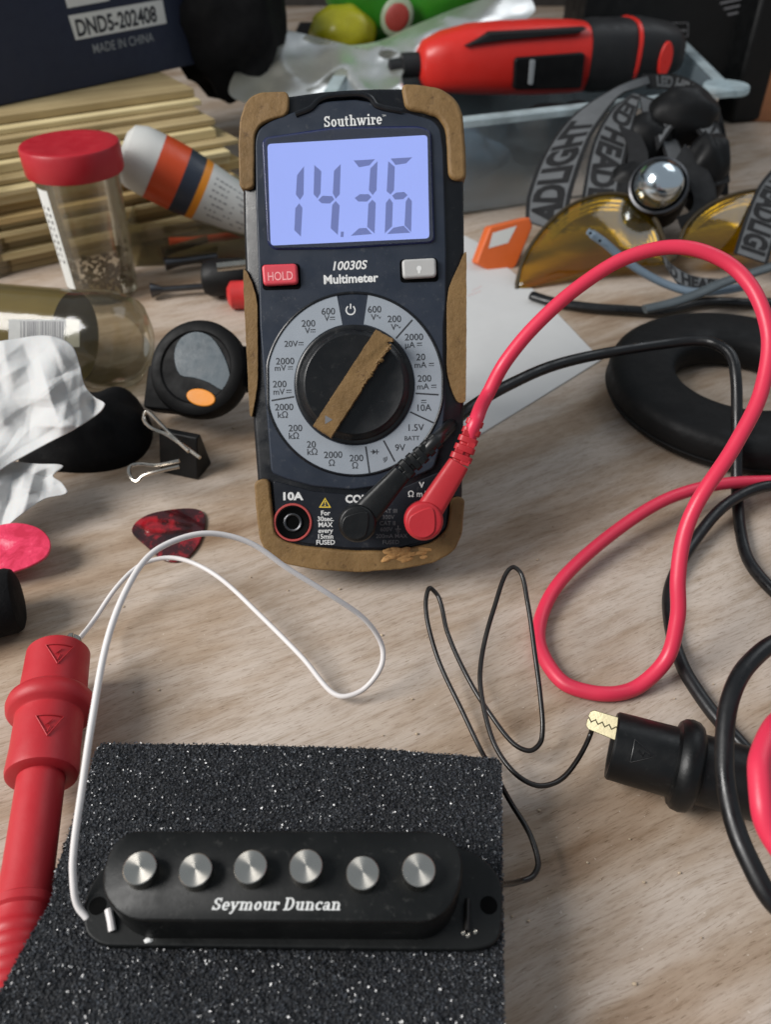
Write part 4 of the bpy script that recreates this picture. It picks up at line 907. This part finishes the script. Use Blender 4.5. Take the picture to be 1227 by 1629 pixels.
# navy box on the stack
p0, p1 = at_z(-60, 182, WTOP), at_z(321, 101, WTOP)
bang = math.degrees(math.atan2(p1.y-p0.y, p1.x-p0.x)); bl = (p1-p0).length
XF = Fr(p0, (math.cos(R(bang)), math.sin(R(bang)), 0), (0,0,1))
nbx = thing('product_box', (p0+p1)/2, 'dark navy cardboard box with white stickers on top of the wooden boards', 'box')
mb = MB(); mb.box(XF, 0, bl, .2, 95, -110, 0); mb.build('carton', M['navybox'], nbx, bevel=.6)
mb = MB(); mark(mb, XF, [(108,25),(258,-1),(265,37),(120,64)], .15); mark(mb, XF, [(98,-20),(170,-36),(174,1),(107,13)], .15); st_ = mb.build('sticker', M['paper'], nbx)
u_ = Vector(XF.hit(260, 18, .2)) - Vector(XF.hit(112, 45, .2)); ta_ = math.degrees(math.atan2(u_.y, u_.x))
mb = MB(); text(mb, XF, 'DND5-202408', 187, 33, 18, .25, ta_, 130, .03); mb.build('lettering', M['inkdark'], st_, smooth=0)
mb = MB(); text(mb, XF, 'MADE IN CHINA', 197, 68, 10.5, .25, ta_, 98, .005); mb.build('lettering', M['greyprint'], nbx, smooth=0)
mb = MB(); c = at_y(358, 26, 640); mb.ellipsoid(c, 38, 34, 52, bump=.25)
lowest = min(v.z for v in mb.v); mb.v = [v + Vector((0,0,WTOP-lowest+.2)) if False else v for v in mb.v]
tag(mb.build('soft_bag', M['cloth'], smooth=180), 'soft black bag behind the navy box and the boards', 'bag')

# glue bottle in a clear tray
ga, gb = at_d(222, 252, 425), at_d(400, 345, 452)
gx = (gb-ga).normalized(); gf = axisfr(ga, gx); gl = thing('glue_bottle', (ga.x, ga.y, 0), 'white glue bottle with an orange label leaning behind the jar', 'glue bottle')
gL = (gb-ga).length
mb = MB(); mb.lathe(gf, [(.2,-10),(9,-10),(14,-7.5),(16.5,-2),(17,4),(17,16)], 40); mb.build('bottle', M['gluewhite'], gl)
for nm, a, b, ra, rbb, mm_ in (('orange_band', 8, 22, 17.4, 17.3, 'glueorange'), ('navy_band', 22, 31, 17.3, 16.5, 'gluenavy'), ('orange_stripe', 31, 35, 16.5, 16, 'orange'), ('label', 35, gL+12, 16, 10, 'gluewhite')):
    mb = MB(); mb.lathe(gf, [(ra, a), (rbb, b)] if nm != 'label' else [(ra, a), (14, a+18), (rbb, b), (5, b+6), (3.5, b+20), (.2, b+21)], 40, False); mb.build(nm, M[mm_], gl)
gt = MB(); tv = (CAM-ga); tv = (tv-gx*tv.dot(gx)).normalized(); sd = gx.cross(tv)
for rowi in range(7):
    for ci in range(9):
        if random.random() < .25: continue
        a = (rowi-3)*.22; s0 = 38+ci*2.6; r_ = 16.1-(s0-35)*.12; L_ = random.uniform(1,2.2)
        gt.add([ga+gx*(s0+x)+(tv*math.cos(a+t)+sd*math.sin(a+t))*r_ for x, t in ((0,0),(L_,0),(L_,.05),(0,.05))], [(0,1,2,3)])
gt.build('label_print', M['dimprint'], gl, smooth=0)
t0, t1 = at_z(215, 425, 0), at_z(410, 415, 0); trf = yawfr(t0, math.degrees(math.atan2((t1-t0).y, (t1-t0).x))); tw = (t1-t0).length
mb = MB(); mb.box(trf, 0, tw, 0, 1, .2, 24); mb.box(trf, 0, 1, 1, 50, .2, 24); mb.box(trf, tw-1, tw, 1, 50, .2, 24); mb.box(trf, 1, tw-1, 49, 50, .2, 30); mb.box(trf, 1, tw-1, 1, 49, .2, 1)
tag(mb.build('clear_tray', M['tubeclear']), 'low clear plastic tray between the jar and the multimeter', 'tray')
for (x0, y0, x1, y1, m, lab) in ((255,402,330,380,'grit','brown metal bit lying in the clear tray'), (262,420,345,408,'steel','dark steel bit lying in the clear tray'), (270,388,392,372,'glueorange','thin orange marker lying at the back of the clear tray')):
    mb = MB(); p, q = at_z(x0, y0, 6), at_z(x1, y1, 6); mb.tube([p, p.lerp(q,.3), p.lerp(q,.31), q], lambda t: 3.6 if t < .32 else 2.2, 14); tag(mb.build('tool_bit', M[m]), lab, 'tool bit', 'bits in the tray')
p, q = at_z(240, 462, 5), at_z(330, 455, 5); mb = MB(); mb.tube([p, p.lerp(q,.2), p.lerp(q,.22), q], lambda t: 4.0 if t < .3 else 1.6, 14); tag(mb.build('screw', M['steel']), 'long steel screw lying on the table left of the black and red screwdriver', 'screw')
sd_ = thing('screwdriver', at_z(355, 465, 0), 'stubby black and red screwdriver half hidden behind the multimeter', 'screwdriver')
p, q = at_z(322, 442, 11), at_z(440, 440, 11); f = axisfr(p, q-p)
mb = MB(); mb.lathe(f, [(5,0),(8,1),(9.5,4),(9.5,20),(8,24)], 28); mb.build('handle', M['black'], sd_)
p2 = at_z(362, 470, 7); mb = MB(); mb.lathe(axisfr(p2, (1,.1,0)), [(4,0),(7,2),(7,24),(3,28)], 24); mb.build('grip', M['redplastic'], sd_)
mb = MB(); mb.tube([at_d(345,425,372), at_d(392,420,374)], 2.0, 10); mb.build('shaft', M['metal'], sd_)
c = at_z(-22, 430, 0); mb = MB(); mb.lathe(Fr(c, (1,0,0),(0,1,0)), [(16,.2),(16.5,3),(17,55),(15,58)], 40, False)
tag(mb.build('clear_cup', M['jar']), 'clear plastic cup cut off by the left edge beside the jar', 'cup')

# ================================================================== BACKGROUND TOP
bg = at_y(640, 20, 720)
c = at_y(650, -40, 730); mb = MB(); mb.ellipsoid(c, 64, 34, 58, bump=.22, freq=.3); gb_ = thing('green_bag', (c.x, c.y, c.z-55), 'shiny green snack bag with a red and white badge behind the multimeter', 'bag')
mb.build('film', M['green'], gb_, smooth=180)
mb = MB(); cc = at_y(632, 27, 690); mb.ellipsoid(cc, 12, 3, 14, 20, 10, yawfr(cc, 0) if False else Fr(cc, (1,0,-.5), (0,1,0))); bdg = mb.build('badge', mat('badge_rim', '8d9a80', .5), gb_)
mb = MB(); mb.ellipsoid(cc + Vector((0,-2.0,0)), 9, 2, 10, 20, 10, Fr(cc + Vector((0,-1.6,0)), (1,0,-.7), (0,1,0))); mb.build('badge_centre', mat('badge_red', '8e3128', .5), bdg)
mb = MB(); c = at_y(545, 52, 690); mb.ellipsoid(c, 25, 22, 18, bump=.1); tag(mb.build('yellow_ball', M['yellowb'], smooth=180), 'glossy yellow ball behind the clear bag at the top', 'ball')
mb = MB(); mb.box(WORLD, -80, 130, 700, 860, .2, 55); tag(mb.build('storage_crate', M['black'], bevel=2), 'low black crate behind the multimeter carrying the yellow ball and green bag', 'crate')
bag = crumple([(365,150),(385,95),(425,42),(480,62),(540,72),(600,66),(655,42),(740,8),(830,-15),(850,20),(750,70),(668,92),(640,118),(640,150),(560,170),(430,170)], lambda x, y: 562 - (y-100)*.3, 13, .009, seed=8, rings=26, n=150, lat=0, fine=.1, oct2=.4)
tag(bag.build('plastic_bag', M['clearbag'], smooth=60), 'crumpled clear plastic bag behind the top of the multimeter', 'plastic bag')
# translucent bin
FL, FRt, BRt = at_z(700, 190, 60), at_z(1150, 140, 60), at_z(1078, 66, 60)
FL0, FR0 = at_z(700, 356, 0), at_z(1135, 232, 0)
ex = (FRt-FL).normalized(); L0 = FL - ex*78; dv = (BRt-FRt)
def q4(a, b, h, ins): 
    return [a+Vector((0,0,h-60)) + (ex+dv.normalized())*ins, b+Vector((0,0,h-60)) + (dv.normalized()-ex)*ins, b+dv+Vector((0,0,h-60)) - (ex+dv.normalized())*ins, a+dv+Vector((0,0,h-60)) + (ex-dv.normalized())*ins]
bn = thing('storage_bin', ((L0+FRt)/2).to_2d().to_3d(), 'long translucent plastic storage bin under the red power screwdriver', 'bin')
mb = MB(); mb.loft([q4(L0, FRt, 60, 0), q4(L0, FRt, 2, 5)], False); mb.loft([q4(L0, FRt, 59.5, 2), q4(L0, FRt, 3.5, 7)], False); mb.add(q4(L0, FRt, 2, 5), [(0,1,2,3)])
mb.build('bin_wall', M['bin'], bn)
mb = MB(); o = q4(L0, FRt, 60, -9); i_ = q4(L0, FRt, 60, 1); o2 = [v-Vector((0,0,4)) for v in o]
mb.add(o+i_+o2, [(0,1,5,4),(1,2,6,5),(2,3,7,6),(3,0,4,7),(0,8,9,1),(1,9,10,2),(2,10,11,3),(3,11,8,0)])
cx_ = FRt + ex*6 + dv.normalized()*8
mb.lathe(Fr(cx_ + Vector((0,0,-3)), (1,0,0),(0,1,0)), [(14,-2),(15,-1),(15,2.4),(14,3.2),(.2,3.2)], 28)
mb.build('bin_rim', M['binrim'], bn, bevel=1.2)
for kx, ky, kr, mm_, lab in ((.28,.3,22,'temple','blue grey bundle seen through the side of the bin, left'), (.62,.35,26,'black','dark bundle seen through the side of the bin, right')):
    c = L0 + ex*((FRt-L0).length*kx) + dv*ky; mb = MB(); mb.ellipsoid(Vector((c.x, c.y, 26)), kr*1.7, kr, 20, bump=.35, freq=kx); tag(mb.build('cloth_bundle', M[mm_], smooth=180), lab, 'bundle', 'bundles in the bin')
# red power screwdriver
da, db = at_d(664, 103, 560), at_d(1072, 84, 590); dx = (db-da).normalized(); dL = (db-da).length; df = Fr(da, dx, Vector((0,0,1)) - dx*dx.z)   # x along, y up, z to camera
dr = thing('power_screwdriver', ((da+db)/2 + Vector((0,0,-22))), 'red and black cordless screwdriver lying across the clear bin', 'power tool')
kd = 560/F
def sect(x, h0, h1, w): 
    n = 24; cy = (h0+h1)/2; hh = (h1-h0)/2; out = []
    for i in range(n):
        t = 2*math.pi*i/n; e = .7
        out.append(df.w(x, cy+hh*math.copysign(abs(math.sin(t))**e, math.sin(t)), w*math.copysign(abs(math.cos(t))**e, math.cos(t))))
    return out
X = lambda px: (px-664)*dL/(1072-664)
def yy(px, py): c0 = 103 + (84-103)*(px-664)/(1072-664); return (c0-py)*kd*1.03
body = [(666,82,120,9),(674,70,135,13),(700,58,140,18),(740,48,142,20),(790,43,143,20),(850,40,143,20),(900,40,141,20),(925,42,138,20)]
mb = MB(); mb.loft([sect(X(p), yy(p, b), yy(p, a), w) for p, a, b, w in body]); mb.build('body', M['drillred'], dr, smooth=60)
mb = MB(); mb.loft([sect(X(p), yy(p, b), yy(p, a), w) for p, a, b, w in [(918,41,138,21),(935,37,140,21.5),(980,36,138,21.5),(1000,36,136,21)]]); mb.build('grip', M['drillblack'], dr, smooth=60)
mb = MB(); mb.loft([sect(X(p), yy(p, b), yy(p, a), w) for p, a, b, w in [(996,34,126,22),(1012,34,124,23),(1055,40,118,22),(1070,50,108,18),(1076,62,98,10)]]); mb.build('end_cap', M['drillblack'], dr, smooth=60)
mb = MB(); mb.loft([sect(X(p), yy(p, b), yy(p, a), w) for p, a, b, w in [(990,34,130,22.6),(995,34,128,22.6)]]); mb.build('red_ring', M['drillred'], dr)
mb = MB(); q = (X(1034), yy(1034, 84)); mb.prism(df, circ(q[0], q[1], 5, 11, 28), 20, 24); mb.build('red_inset', M['drillred'], dr, bevel=.6)
mb = MB(); mb.prism(df, round_poly([(X(797), yy(797,84)), (X(905), yy(905,76)), (X(907), yy(907,126)), (X(800), yy(800,128))], 3), 15, 23); mb.build('switch_panel', M['black'], dr, bevel=1)
mb = MB(); mb.prism(df, round_poly([(X(820), yy(820,86)), (X(828), yy(828,86)), (X(828), yy(828,120)), (X(821), yy(821,120))], 1), 22, 24); mb.build('switch_light', M['greyprint'], dr, bevel=.3)
mb = MB(); mb.prism(df, [(X(722), yy(722,70)), (X(760), yy(760,52)), (X(905), yy(905,44)), (X(890), yy(890,52)), (X(780), yy(780,62))], 12, 21.2); mb.build('trim', M['drillblack'], dr, bevel=.8)
mb = MB(); mb.lathe(axisfr(da, -dx), [(8,-3),(8,11),(5,12),(4.2,20),(.2,21)], 24); mb.build('chuck', M['drillblack'], dr)
# dark boxes on the right
bx1 = thing('electronics_box', at_z(1080, 60, 0), 'large black electronics box at the top right with grey print', 'box')
f1 = Fr(Vector((at_y(929, 30, 760).x, 760, 0)), (1,-.05,0), (0,0,1))
mb = MB(); mb.box(f1, 0, 240, .2, 230, -120, 0); mb.build('carton', M['darkbox'], bx1, bevel=1)
mb = MB()
for i in range(22):
    if i % 5 != 4: x = 935+i*4; mark(mb, f1, [(x, 28), (x+3, 28), (x+3, 32), (x, 32)], .3)
mb.build('printed_marks', M['dimprint'], bx1, smooth=0); mb = MB()
for i in range(4): mark(mb, f1, [(1140+i*6, -5+i*9), (1185+i*6, -15+i*9), (1186+i*6, -12+i*9), (1141+i*6, -2+i*9)], .3)
mb.build('vent_stripes', M['dimprint'], bx1, smooth=0); mb = MB()
for i in range(8):
    if i != 3: mark(mb, f1, [(1066+i*3.4, 47), (1068.5+i*3.4, 47), (1068.5+i*3.4, 50), (1066+i*3.4, 50)], .3)
for a, b, c_, d in ((1060,36,1096,37),(1060,57,1096,58),(1095,36,1096,58)): mark(mb, f1, [(a,b),(c_,b),(c_,d),(a,d)], .3)
mb.build('printed_symbol', M['dimprint'], bx1, smooth=0)
p = at_z(1162, 198, 0); f2 = Fr(p, (1,.25,0), (0,0,1)); mb = MB(); mb.box(f2, 0, 150, .2, 100, -90, 0)
tag(mb.build('black_case', M['darkbox'], bevel=3), 'plain black case at the right edge beside the clear bin', 'case')
mb = MB(); c = at_y(1222, 40, 745); mb.box(WORLD, c.x-3, c.x+70, 735, 750, .2, 230); tag(mb.build('wooden_post', M['brownwood'], bevel=1), 'brown wooden post at the top right edge', 'post')

# ================================================================== RIGHT: HEADLAMP, GLASSES, PAPER, EARPAD
hl = thing('headlamp', at_z(1040, 370, 0), 'headlamp with a grey lettered elastic strap and shiny silver reflector', 'headlamp')
def ribbon(ea, eb, da_, db_, word, t0, rep, th=.9, flip=False, lo=.16, hi=.84, nm='strap', inv=False):
    """band between two edges; the word is woven along it"""
    A_ = smooth_path([at_d(x, y, d) for (x, y), d in zip(ea, da_)], 10); B_ = smooth_path([at_d(x, y, d) for (x, y), d in zip(eb, db_)], 10); n = len(A_)
    nrm = []
    for i in range(n):
        t = ((A_[min(i+1,n-1)]-A_[max(i-1,0)]) + (B_[min(i+1,n-1)]-B_[max(i-1,0)])); w = B_[i]-A_[i]; q = t.cross(w).normalized()
        nrm.append(q)
    if nrm[n//4].dot(CAM - A_[n//4]) < 0: nrm = [-q for q in nrm]
    def at(s, t, off=0):
        i = min(int(s), n-2); f = s-i; a = A_[i].lerp(A_[i+1], f); b = B_[i].lerp(B_[i+1], f); q = nrm[i].lerp(nrm[i+1], f); return a.lerp(b, t) + q*off
    mb = MB(); rings_ = []
    for i in range(n): rings_.append([at(i, 0, th/2), at(i, 1, th/2), at(i, 1, -th/2), at(i, 0, -th/2)])
    mb.loft(rings_); sp = mb.build(nm, M['strapedge'], hl, smooth=60)
    mb = MB(); vs = []
    for i in range(n): vs += [at(i, lo-.06, th/2+.12), at(i, hi+.06, th/2+.12)]
    mb.add(vs, [(2*i, 2*i+1, 2*i+3, 2*i+2) for i in range(n-1)]); mb.build('woven_band', M['strapedge' if inv else 'strap'], sp, smooth=180)
    cum = [0]; 
    for i in range(1, n): cum.append(cum[-1] + ((A_[i]+B_[i])/2 - (A_[i-1]+B_[i-1])/2).length)
    v, f = glyphs(word, .05); x1 = max(p[0] for p in v); wid = ((A_[n//3]-B_[n//3]).length)*(hi-lo)*.92; sc_ = wid/_cap; mb = MB(); out = []
    def sidx(L):
        L = min(max(L, 0), cum[-1]-1e-3)
        for i in range(n-1):
            if cum[i+1] >= L: return i + (L-cum[i])/max(1e-6, cum[i+1]-cum[i])
        return n-1.001
    good = []
    for x, y in v:
        L = t0 + x*sc_*rep; tt = lo + (hi-lo)*(.04 + .92*y/_cap); tt = 1-tt if flip else tt
        good.append(0 <= L <= cum[-1]); out.append(at(sidx(L), tt, th/2+.3))
    mb.add(out, [q for q in f if all(good[i] for i in q)])
    if mb.f: mb.build('woven_lettering', M['strap' if inv else 'strapedge'], sp, smooth=0)
ribbon([(836,352),(840,310),(870,237),(915,181),(972,144),(1005,128),(1030,120)],
       [(900,372),(911,306),(939,223),(963,183),(988,152),(1012,142),(1034,134)],
       [455,462,472,480,490,500,505], [446,455,468,478,488,500,507], 'ADLIGHT', 4, .80, flip=True)
ribbon([(1022,118),(1082,120),(1132,150),(1156,215),(1160,310)], [(1030,140),(1074,146),(1100,172),(1116,226),(1118,312)],
       [506,509,506,498,488], [508,514,514,507,496], 'LED HEADLIGHT', 8, .72, flip=True, inv=True)
ribbon([(1006,150),(974,174),(944,226),(928,303),(922,350)], [(1020,153),(1010,195),(998,246),(986,306),(982,356)], [484,478,466,456,450], [482,472,460,450,446], 'LED HEADLIGHT', 1, .98, flip=False)
ribbon([(1018,150),(1050,165),(1075,215),(1100,265),(1135,300)], [(1024,190),(1040,200),(1055,235),(1070,280),(1120,335)], [478,480,476,470,462], [470,472,468,462,455], 'LED', 200, 1)
ribbon([(1235,262),(1205,300),(1185,350),(1168,402)], [(1300,290),(1262,320),(1238,370),(1222,420)], [455,440,430,422], [450,436,425,418], 'LED HEADLIGHT', -8, .72, flip=False)
ribbon([(1056,405),(1075,425),(1105,440),(1150,445)], [(1060,425),(1078,450),(1105,462),(1150,462)], [420,412,410,412], [416,408,405,408], 'LED HEADLIGHT', 1, .72, flip=True, lo=.12, hi=.88)
HC = at_d(1048, 300, 440); hz = Vector((-.25,-.62,.55)); hf = axisfr(HC, hz); k = 440/F*.84
mb = MB(); mb.lathe(hf, [(30*k,-26),(50*k,-22),(55*k,-10),(55*k,-1),(52*k,1),(49*k,0),(47*k,-6),(.2,-7)], 48); mb.build('lamp_housing', M['black'], hl)
mb = MB(); mb.lathe(hf, [(48*k,-5),(47.5*k,3),(44*k,9),(35*k,14),(20*k,17.5),(9*k,18.5),(.2,18.7)], 48); mb.build('reflector', M['chrome'], hl, smooth=180)
mb = MB(); mb.ringlathe(hf, [(53*k,-2),(55*k,1),(54*k,4.5),(50*k,5),(48*k,2)], 48); mb.build('bezel', M['steel'], hl)
mb = MB(); mb.ellipsoid(at_d(1085,185,478), 22, 16, 17, bump=.14, freq=.2); mb.ellipsoid(at_d(1120,275,470), 14, 14, 22, bump=.14, freq=.6); mb.build('battery_pack', M['black'], hl, smooth=180)

ribbon([(1040,205),(1075,165),(1120,170),(1150,215),(1162,290)], [(1046,240),(1078,200),(1106,205),(1124,240),(1128,300)], [470,474,474,470,464], [466,468,468,464,458], 'LED HEADLIGHT', 3, .72, flip=True, inv=True)
ribbon([(1090,230),(1120,260),(1140,310),(1128,350),(1085,365)], [(1070,262),(1095,290),(1104,318),(1098,336),(1078,345)], [462,458,452,446,440], [455,450,446,440,436], 'LED', 300, .72, inv=True)
ribbon([(985,200),(1000,240),(990,290),(975,345)], [(1020,215),(1032,250),(1022,290),(1005,350)], [465,458,452,444], [462,455,448,440], 'LED', 300, .72, inv=True)
ribbon([(985,165),(962,200),(940,260),(925,330)], [(1012,170),(985,205),(962,265),(950,335)], [486,480,468,456], [484,478,466,454], 'LED', 300, .72, inv=True)
mb = MB(); mb.ellipsoid(at_d(1022,250,486), 20, 14, 24, bump=.12, freq=.4); mb.ellipsoid(at_d(1000,310,462), 15, 10, 18, bump=.12, freq=.8); mb.build('lamp_bracket', M['black'], hl, smooth=180)
sg = thing('safety_glasses', at_z(960, 455, 0), 'yellow tinted safety glasses with blue grey temples in front of the headlamp', 'safety glasses')
def lens(pts, dfun, bul):
    P = smooth_path([Vector((*p, 0)) for p in pts], 4, True); n = len(P); cx = sum(p.x for p in P)/n; cy = sum(p.y for p in P)/n; mb = MB(); vs = [at_d(cx, cy, dfun(cx, cy)-bul)]; fs = []
    K = 8
    for k_ in range(1, K+1):
        t = k_/K
        for p in P: x, y = cx+(p.x-cx)*t, cy+(p.y-cy)*t; vs.append(at_d(x, y, dfun(x, y)-bul*(1-t*t)))
    for i in range(n): fs.append((0, 1+i, 1+(i+1) % n))
    for k_ in range(K-1):
        for i in range(n): a = 1+k_*n; j = (i+1) % n; fs.append((a+i, a+n+i, a+n+j, a+j))
    mb.add(vs, fs); o = mb.build('lens', M['lens'], sg, smooth=180, solid=1.6)
    return P
d1 = lambda x, y: 432 - (y-440)*.10
L1 = [(822,460),(832,415),(860,370),(900,332),(945,312),(990,309),(1022,322),(1045,350),(1060,390),(1064,418),(1020,424),(960,428),(890,445)]
L2 = [(1078,400),(1092,360),(1120,332),(1160,312),(1210,302),(1270,308),(1300,360),(1260,400),(1180,405),(1120,412)]
lens(L1, d1, 5); lens(L2, d1, 5)
mb = MB(); mb.tube(smooth_path([at_d(x, y, d1(x, y)-1) for x, y in L1[:10]], 6), 1.0, 8); mb.tube(smooth_path([at_d(x, y, d1(x, y)-1) for x, y in L2[:7]], 6), 1.0, 8); mb.tube(smooth_path([at_d(x, y, d1(x, y)-2) for x, y in ((1060,395),(1068,412),(1078,400))], 5), 2, 8); mb.build('rim', M['rim'], sg)
mb = MB(); mb.tube(smooth_path([at_d(*p) for p in ((936,368,386),(962,386,388),(990,410,391),(1025,434,394),(1060,452,396),(1100,464,397),(1150,462,400),(1190,455,405))], 8), lambda t: 3.3-.5*t if t > .03 else 2.4, 14, True, .6); mb.build('temple', M['temple'], sg)
mb = MB(); mb.tube(smooth_path([at_d(*p) for p in ((1026,492,386),(1070,482,387),(1110,468,389),(1150,450,392),(1190,437,396),(1240,420,400),(1300,390,405))], 8), 3.0, 14, True, .6); mb.build('temple', M['templed'], sg)
mb = MB()
for x, y in ((940,371),(955,383)): p = at_d(x, y, 381.5); mb.ellipsoid(p, .7, .7, .7, 10, 6)
mb.build('temple_hole', M['hole'], sg)  # black beads painted dark in place of real openings

pf = [(690,350),(762,386),(860,470),(957,572),(860,632),(745,702),(690,735)]
mb = MB(); mb.prism(WORLD, [tuple(at_z(x, y, .6)[:2]) for x, y in pf], .15, .6); cd = mb.build('paper_card', M['sheet']); tag(cd, 'blank white card lying on the table right of the multimeter', 'card')
mb = MB()
for px, py, l in ((745,470,22),(752,462,16),(800,610,26)):
    for i in range(4): mark(mb, Fr((0,0,0),(1,0,0),(0,1,0)), [(px+i*l/4, py-i*2), (px+i*l/4+l/6, py-i*2-2), (px+i*l/4+l/6, py-i*2), (px+i*l/4, py-i*2+1.4)], .66)
mb.build('faint_print', mat('faint_pink', 'c9a9a6', .7, grit=0), cd, smooth=0)
ob = thing('orange_packet', at_z(800, 430, 0), 'small orange packet with a white sticker behind the white card', 'packet')
of = Fr(at_z(765, 432, 0), (1,.25,0), (0,.35,1)); 
mb = MB(); mb.prism(of, round_poly(pxpoly(of, [(757,418),(775,362),(838,352),(844,368),(822,428),(800,446)]), 1.5), -9, 0); mb.build('wrapper', M['orangecard'], ob, bevel=.8)
mb = MB(); mark(mb, of, [(780,372),(818,364),(806,390),(775,396)], .1); mb.build('sticker', M['paper'], ob)
mb = MB(); mb.tube(smooth_path([at_z(x, y, 3.2) for x, y in ((846,470),(880,480),(940,489),(1000,493),(1050,495),(1120,480),(1200,482),(1260,480))], 8), 3.1, 12, True, .7); tag(mb.build('flat_cord', M['blackcable'], smooth=180), 'flat black cord lying between the white card and the safety glasses', 'cord')
EC = (at_z(955, 600, 6) + Vector((48, 0, 0))); EC = Vector((at_z(955, 545, 12).x + 52, (at_z(1100, 483, 22).y + at_z(1100, 752, 0).y)/2, 0))
ef = yawfr(EC, -12)
mb = MB(); pro = []
for i in range(24):
    t = 2*math.pi*i/24; e = .6; pro.append((38.5 + 13.5*math.copysign(abs(math.cos(t))**e, math.cos(t)), 8.6 + 8.4*math.copysign(abs(math.sin(t))**e, math.sin(t))))
mb.ringlathe(ef, pro, 96, 1.03, 1.09); ep = mb.build('ear_pad', M['earpad'], smooth=180); tag(ep, 'thick black ring-shaped headphone ear pad lying at the right edge', 'ear pad')
mb = MB(); mb.tube([ef.w(53.4*math.cos(t), 53.4*1.06*math.sin(t), 5.8) for t in (2*math.pi*i/96 for i in range(97))], .5, 8, False); mb.build('seam', M['earpad'], ep)

# crumbs on the table
g = random.Random(21); mb = MB()
for k in range(70):
    p = at_z(g.uniform(120, 1200), g.uniform(640, 1600), .3); q = g.uniform(.12, .38)
    mb.ellipsoid(p, q*1.4, q, q*.8, 6, 4, bump=.4, freq=g.random())
tag(mb.build('table_crumbs', mat('crumb', 'b7a58c', .8, var=.4, vscale=30)), 'fine crumbs and dust scattered over the wooden table top', 'crumbs', kind='stuff')
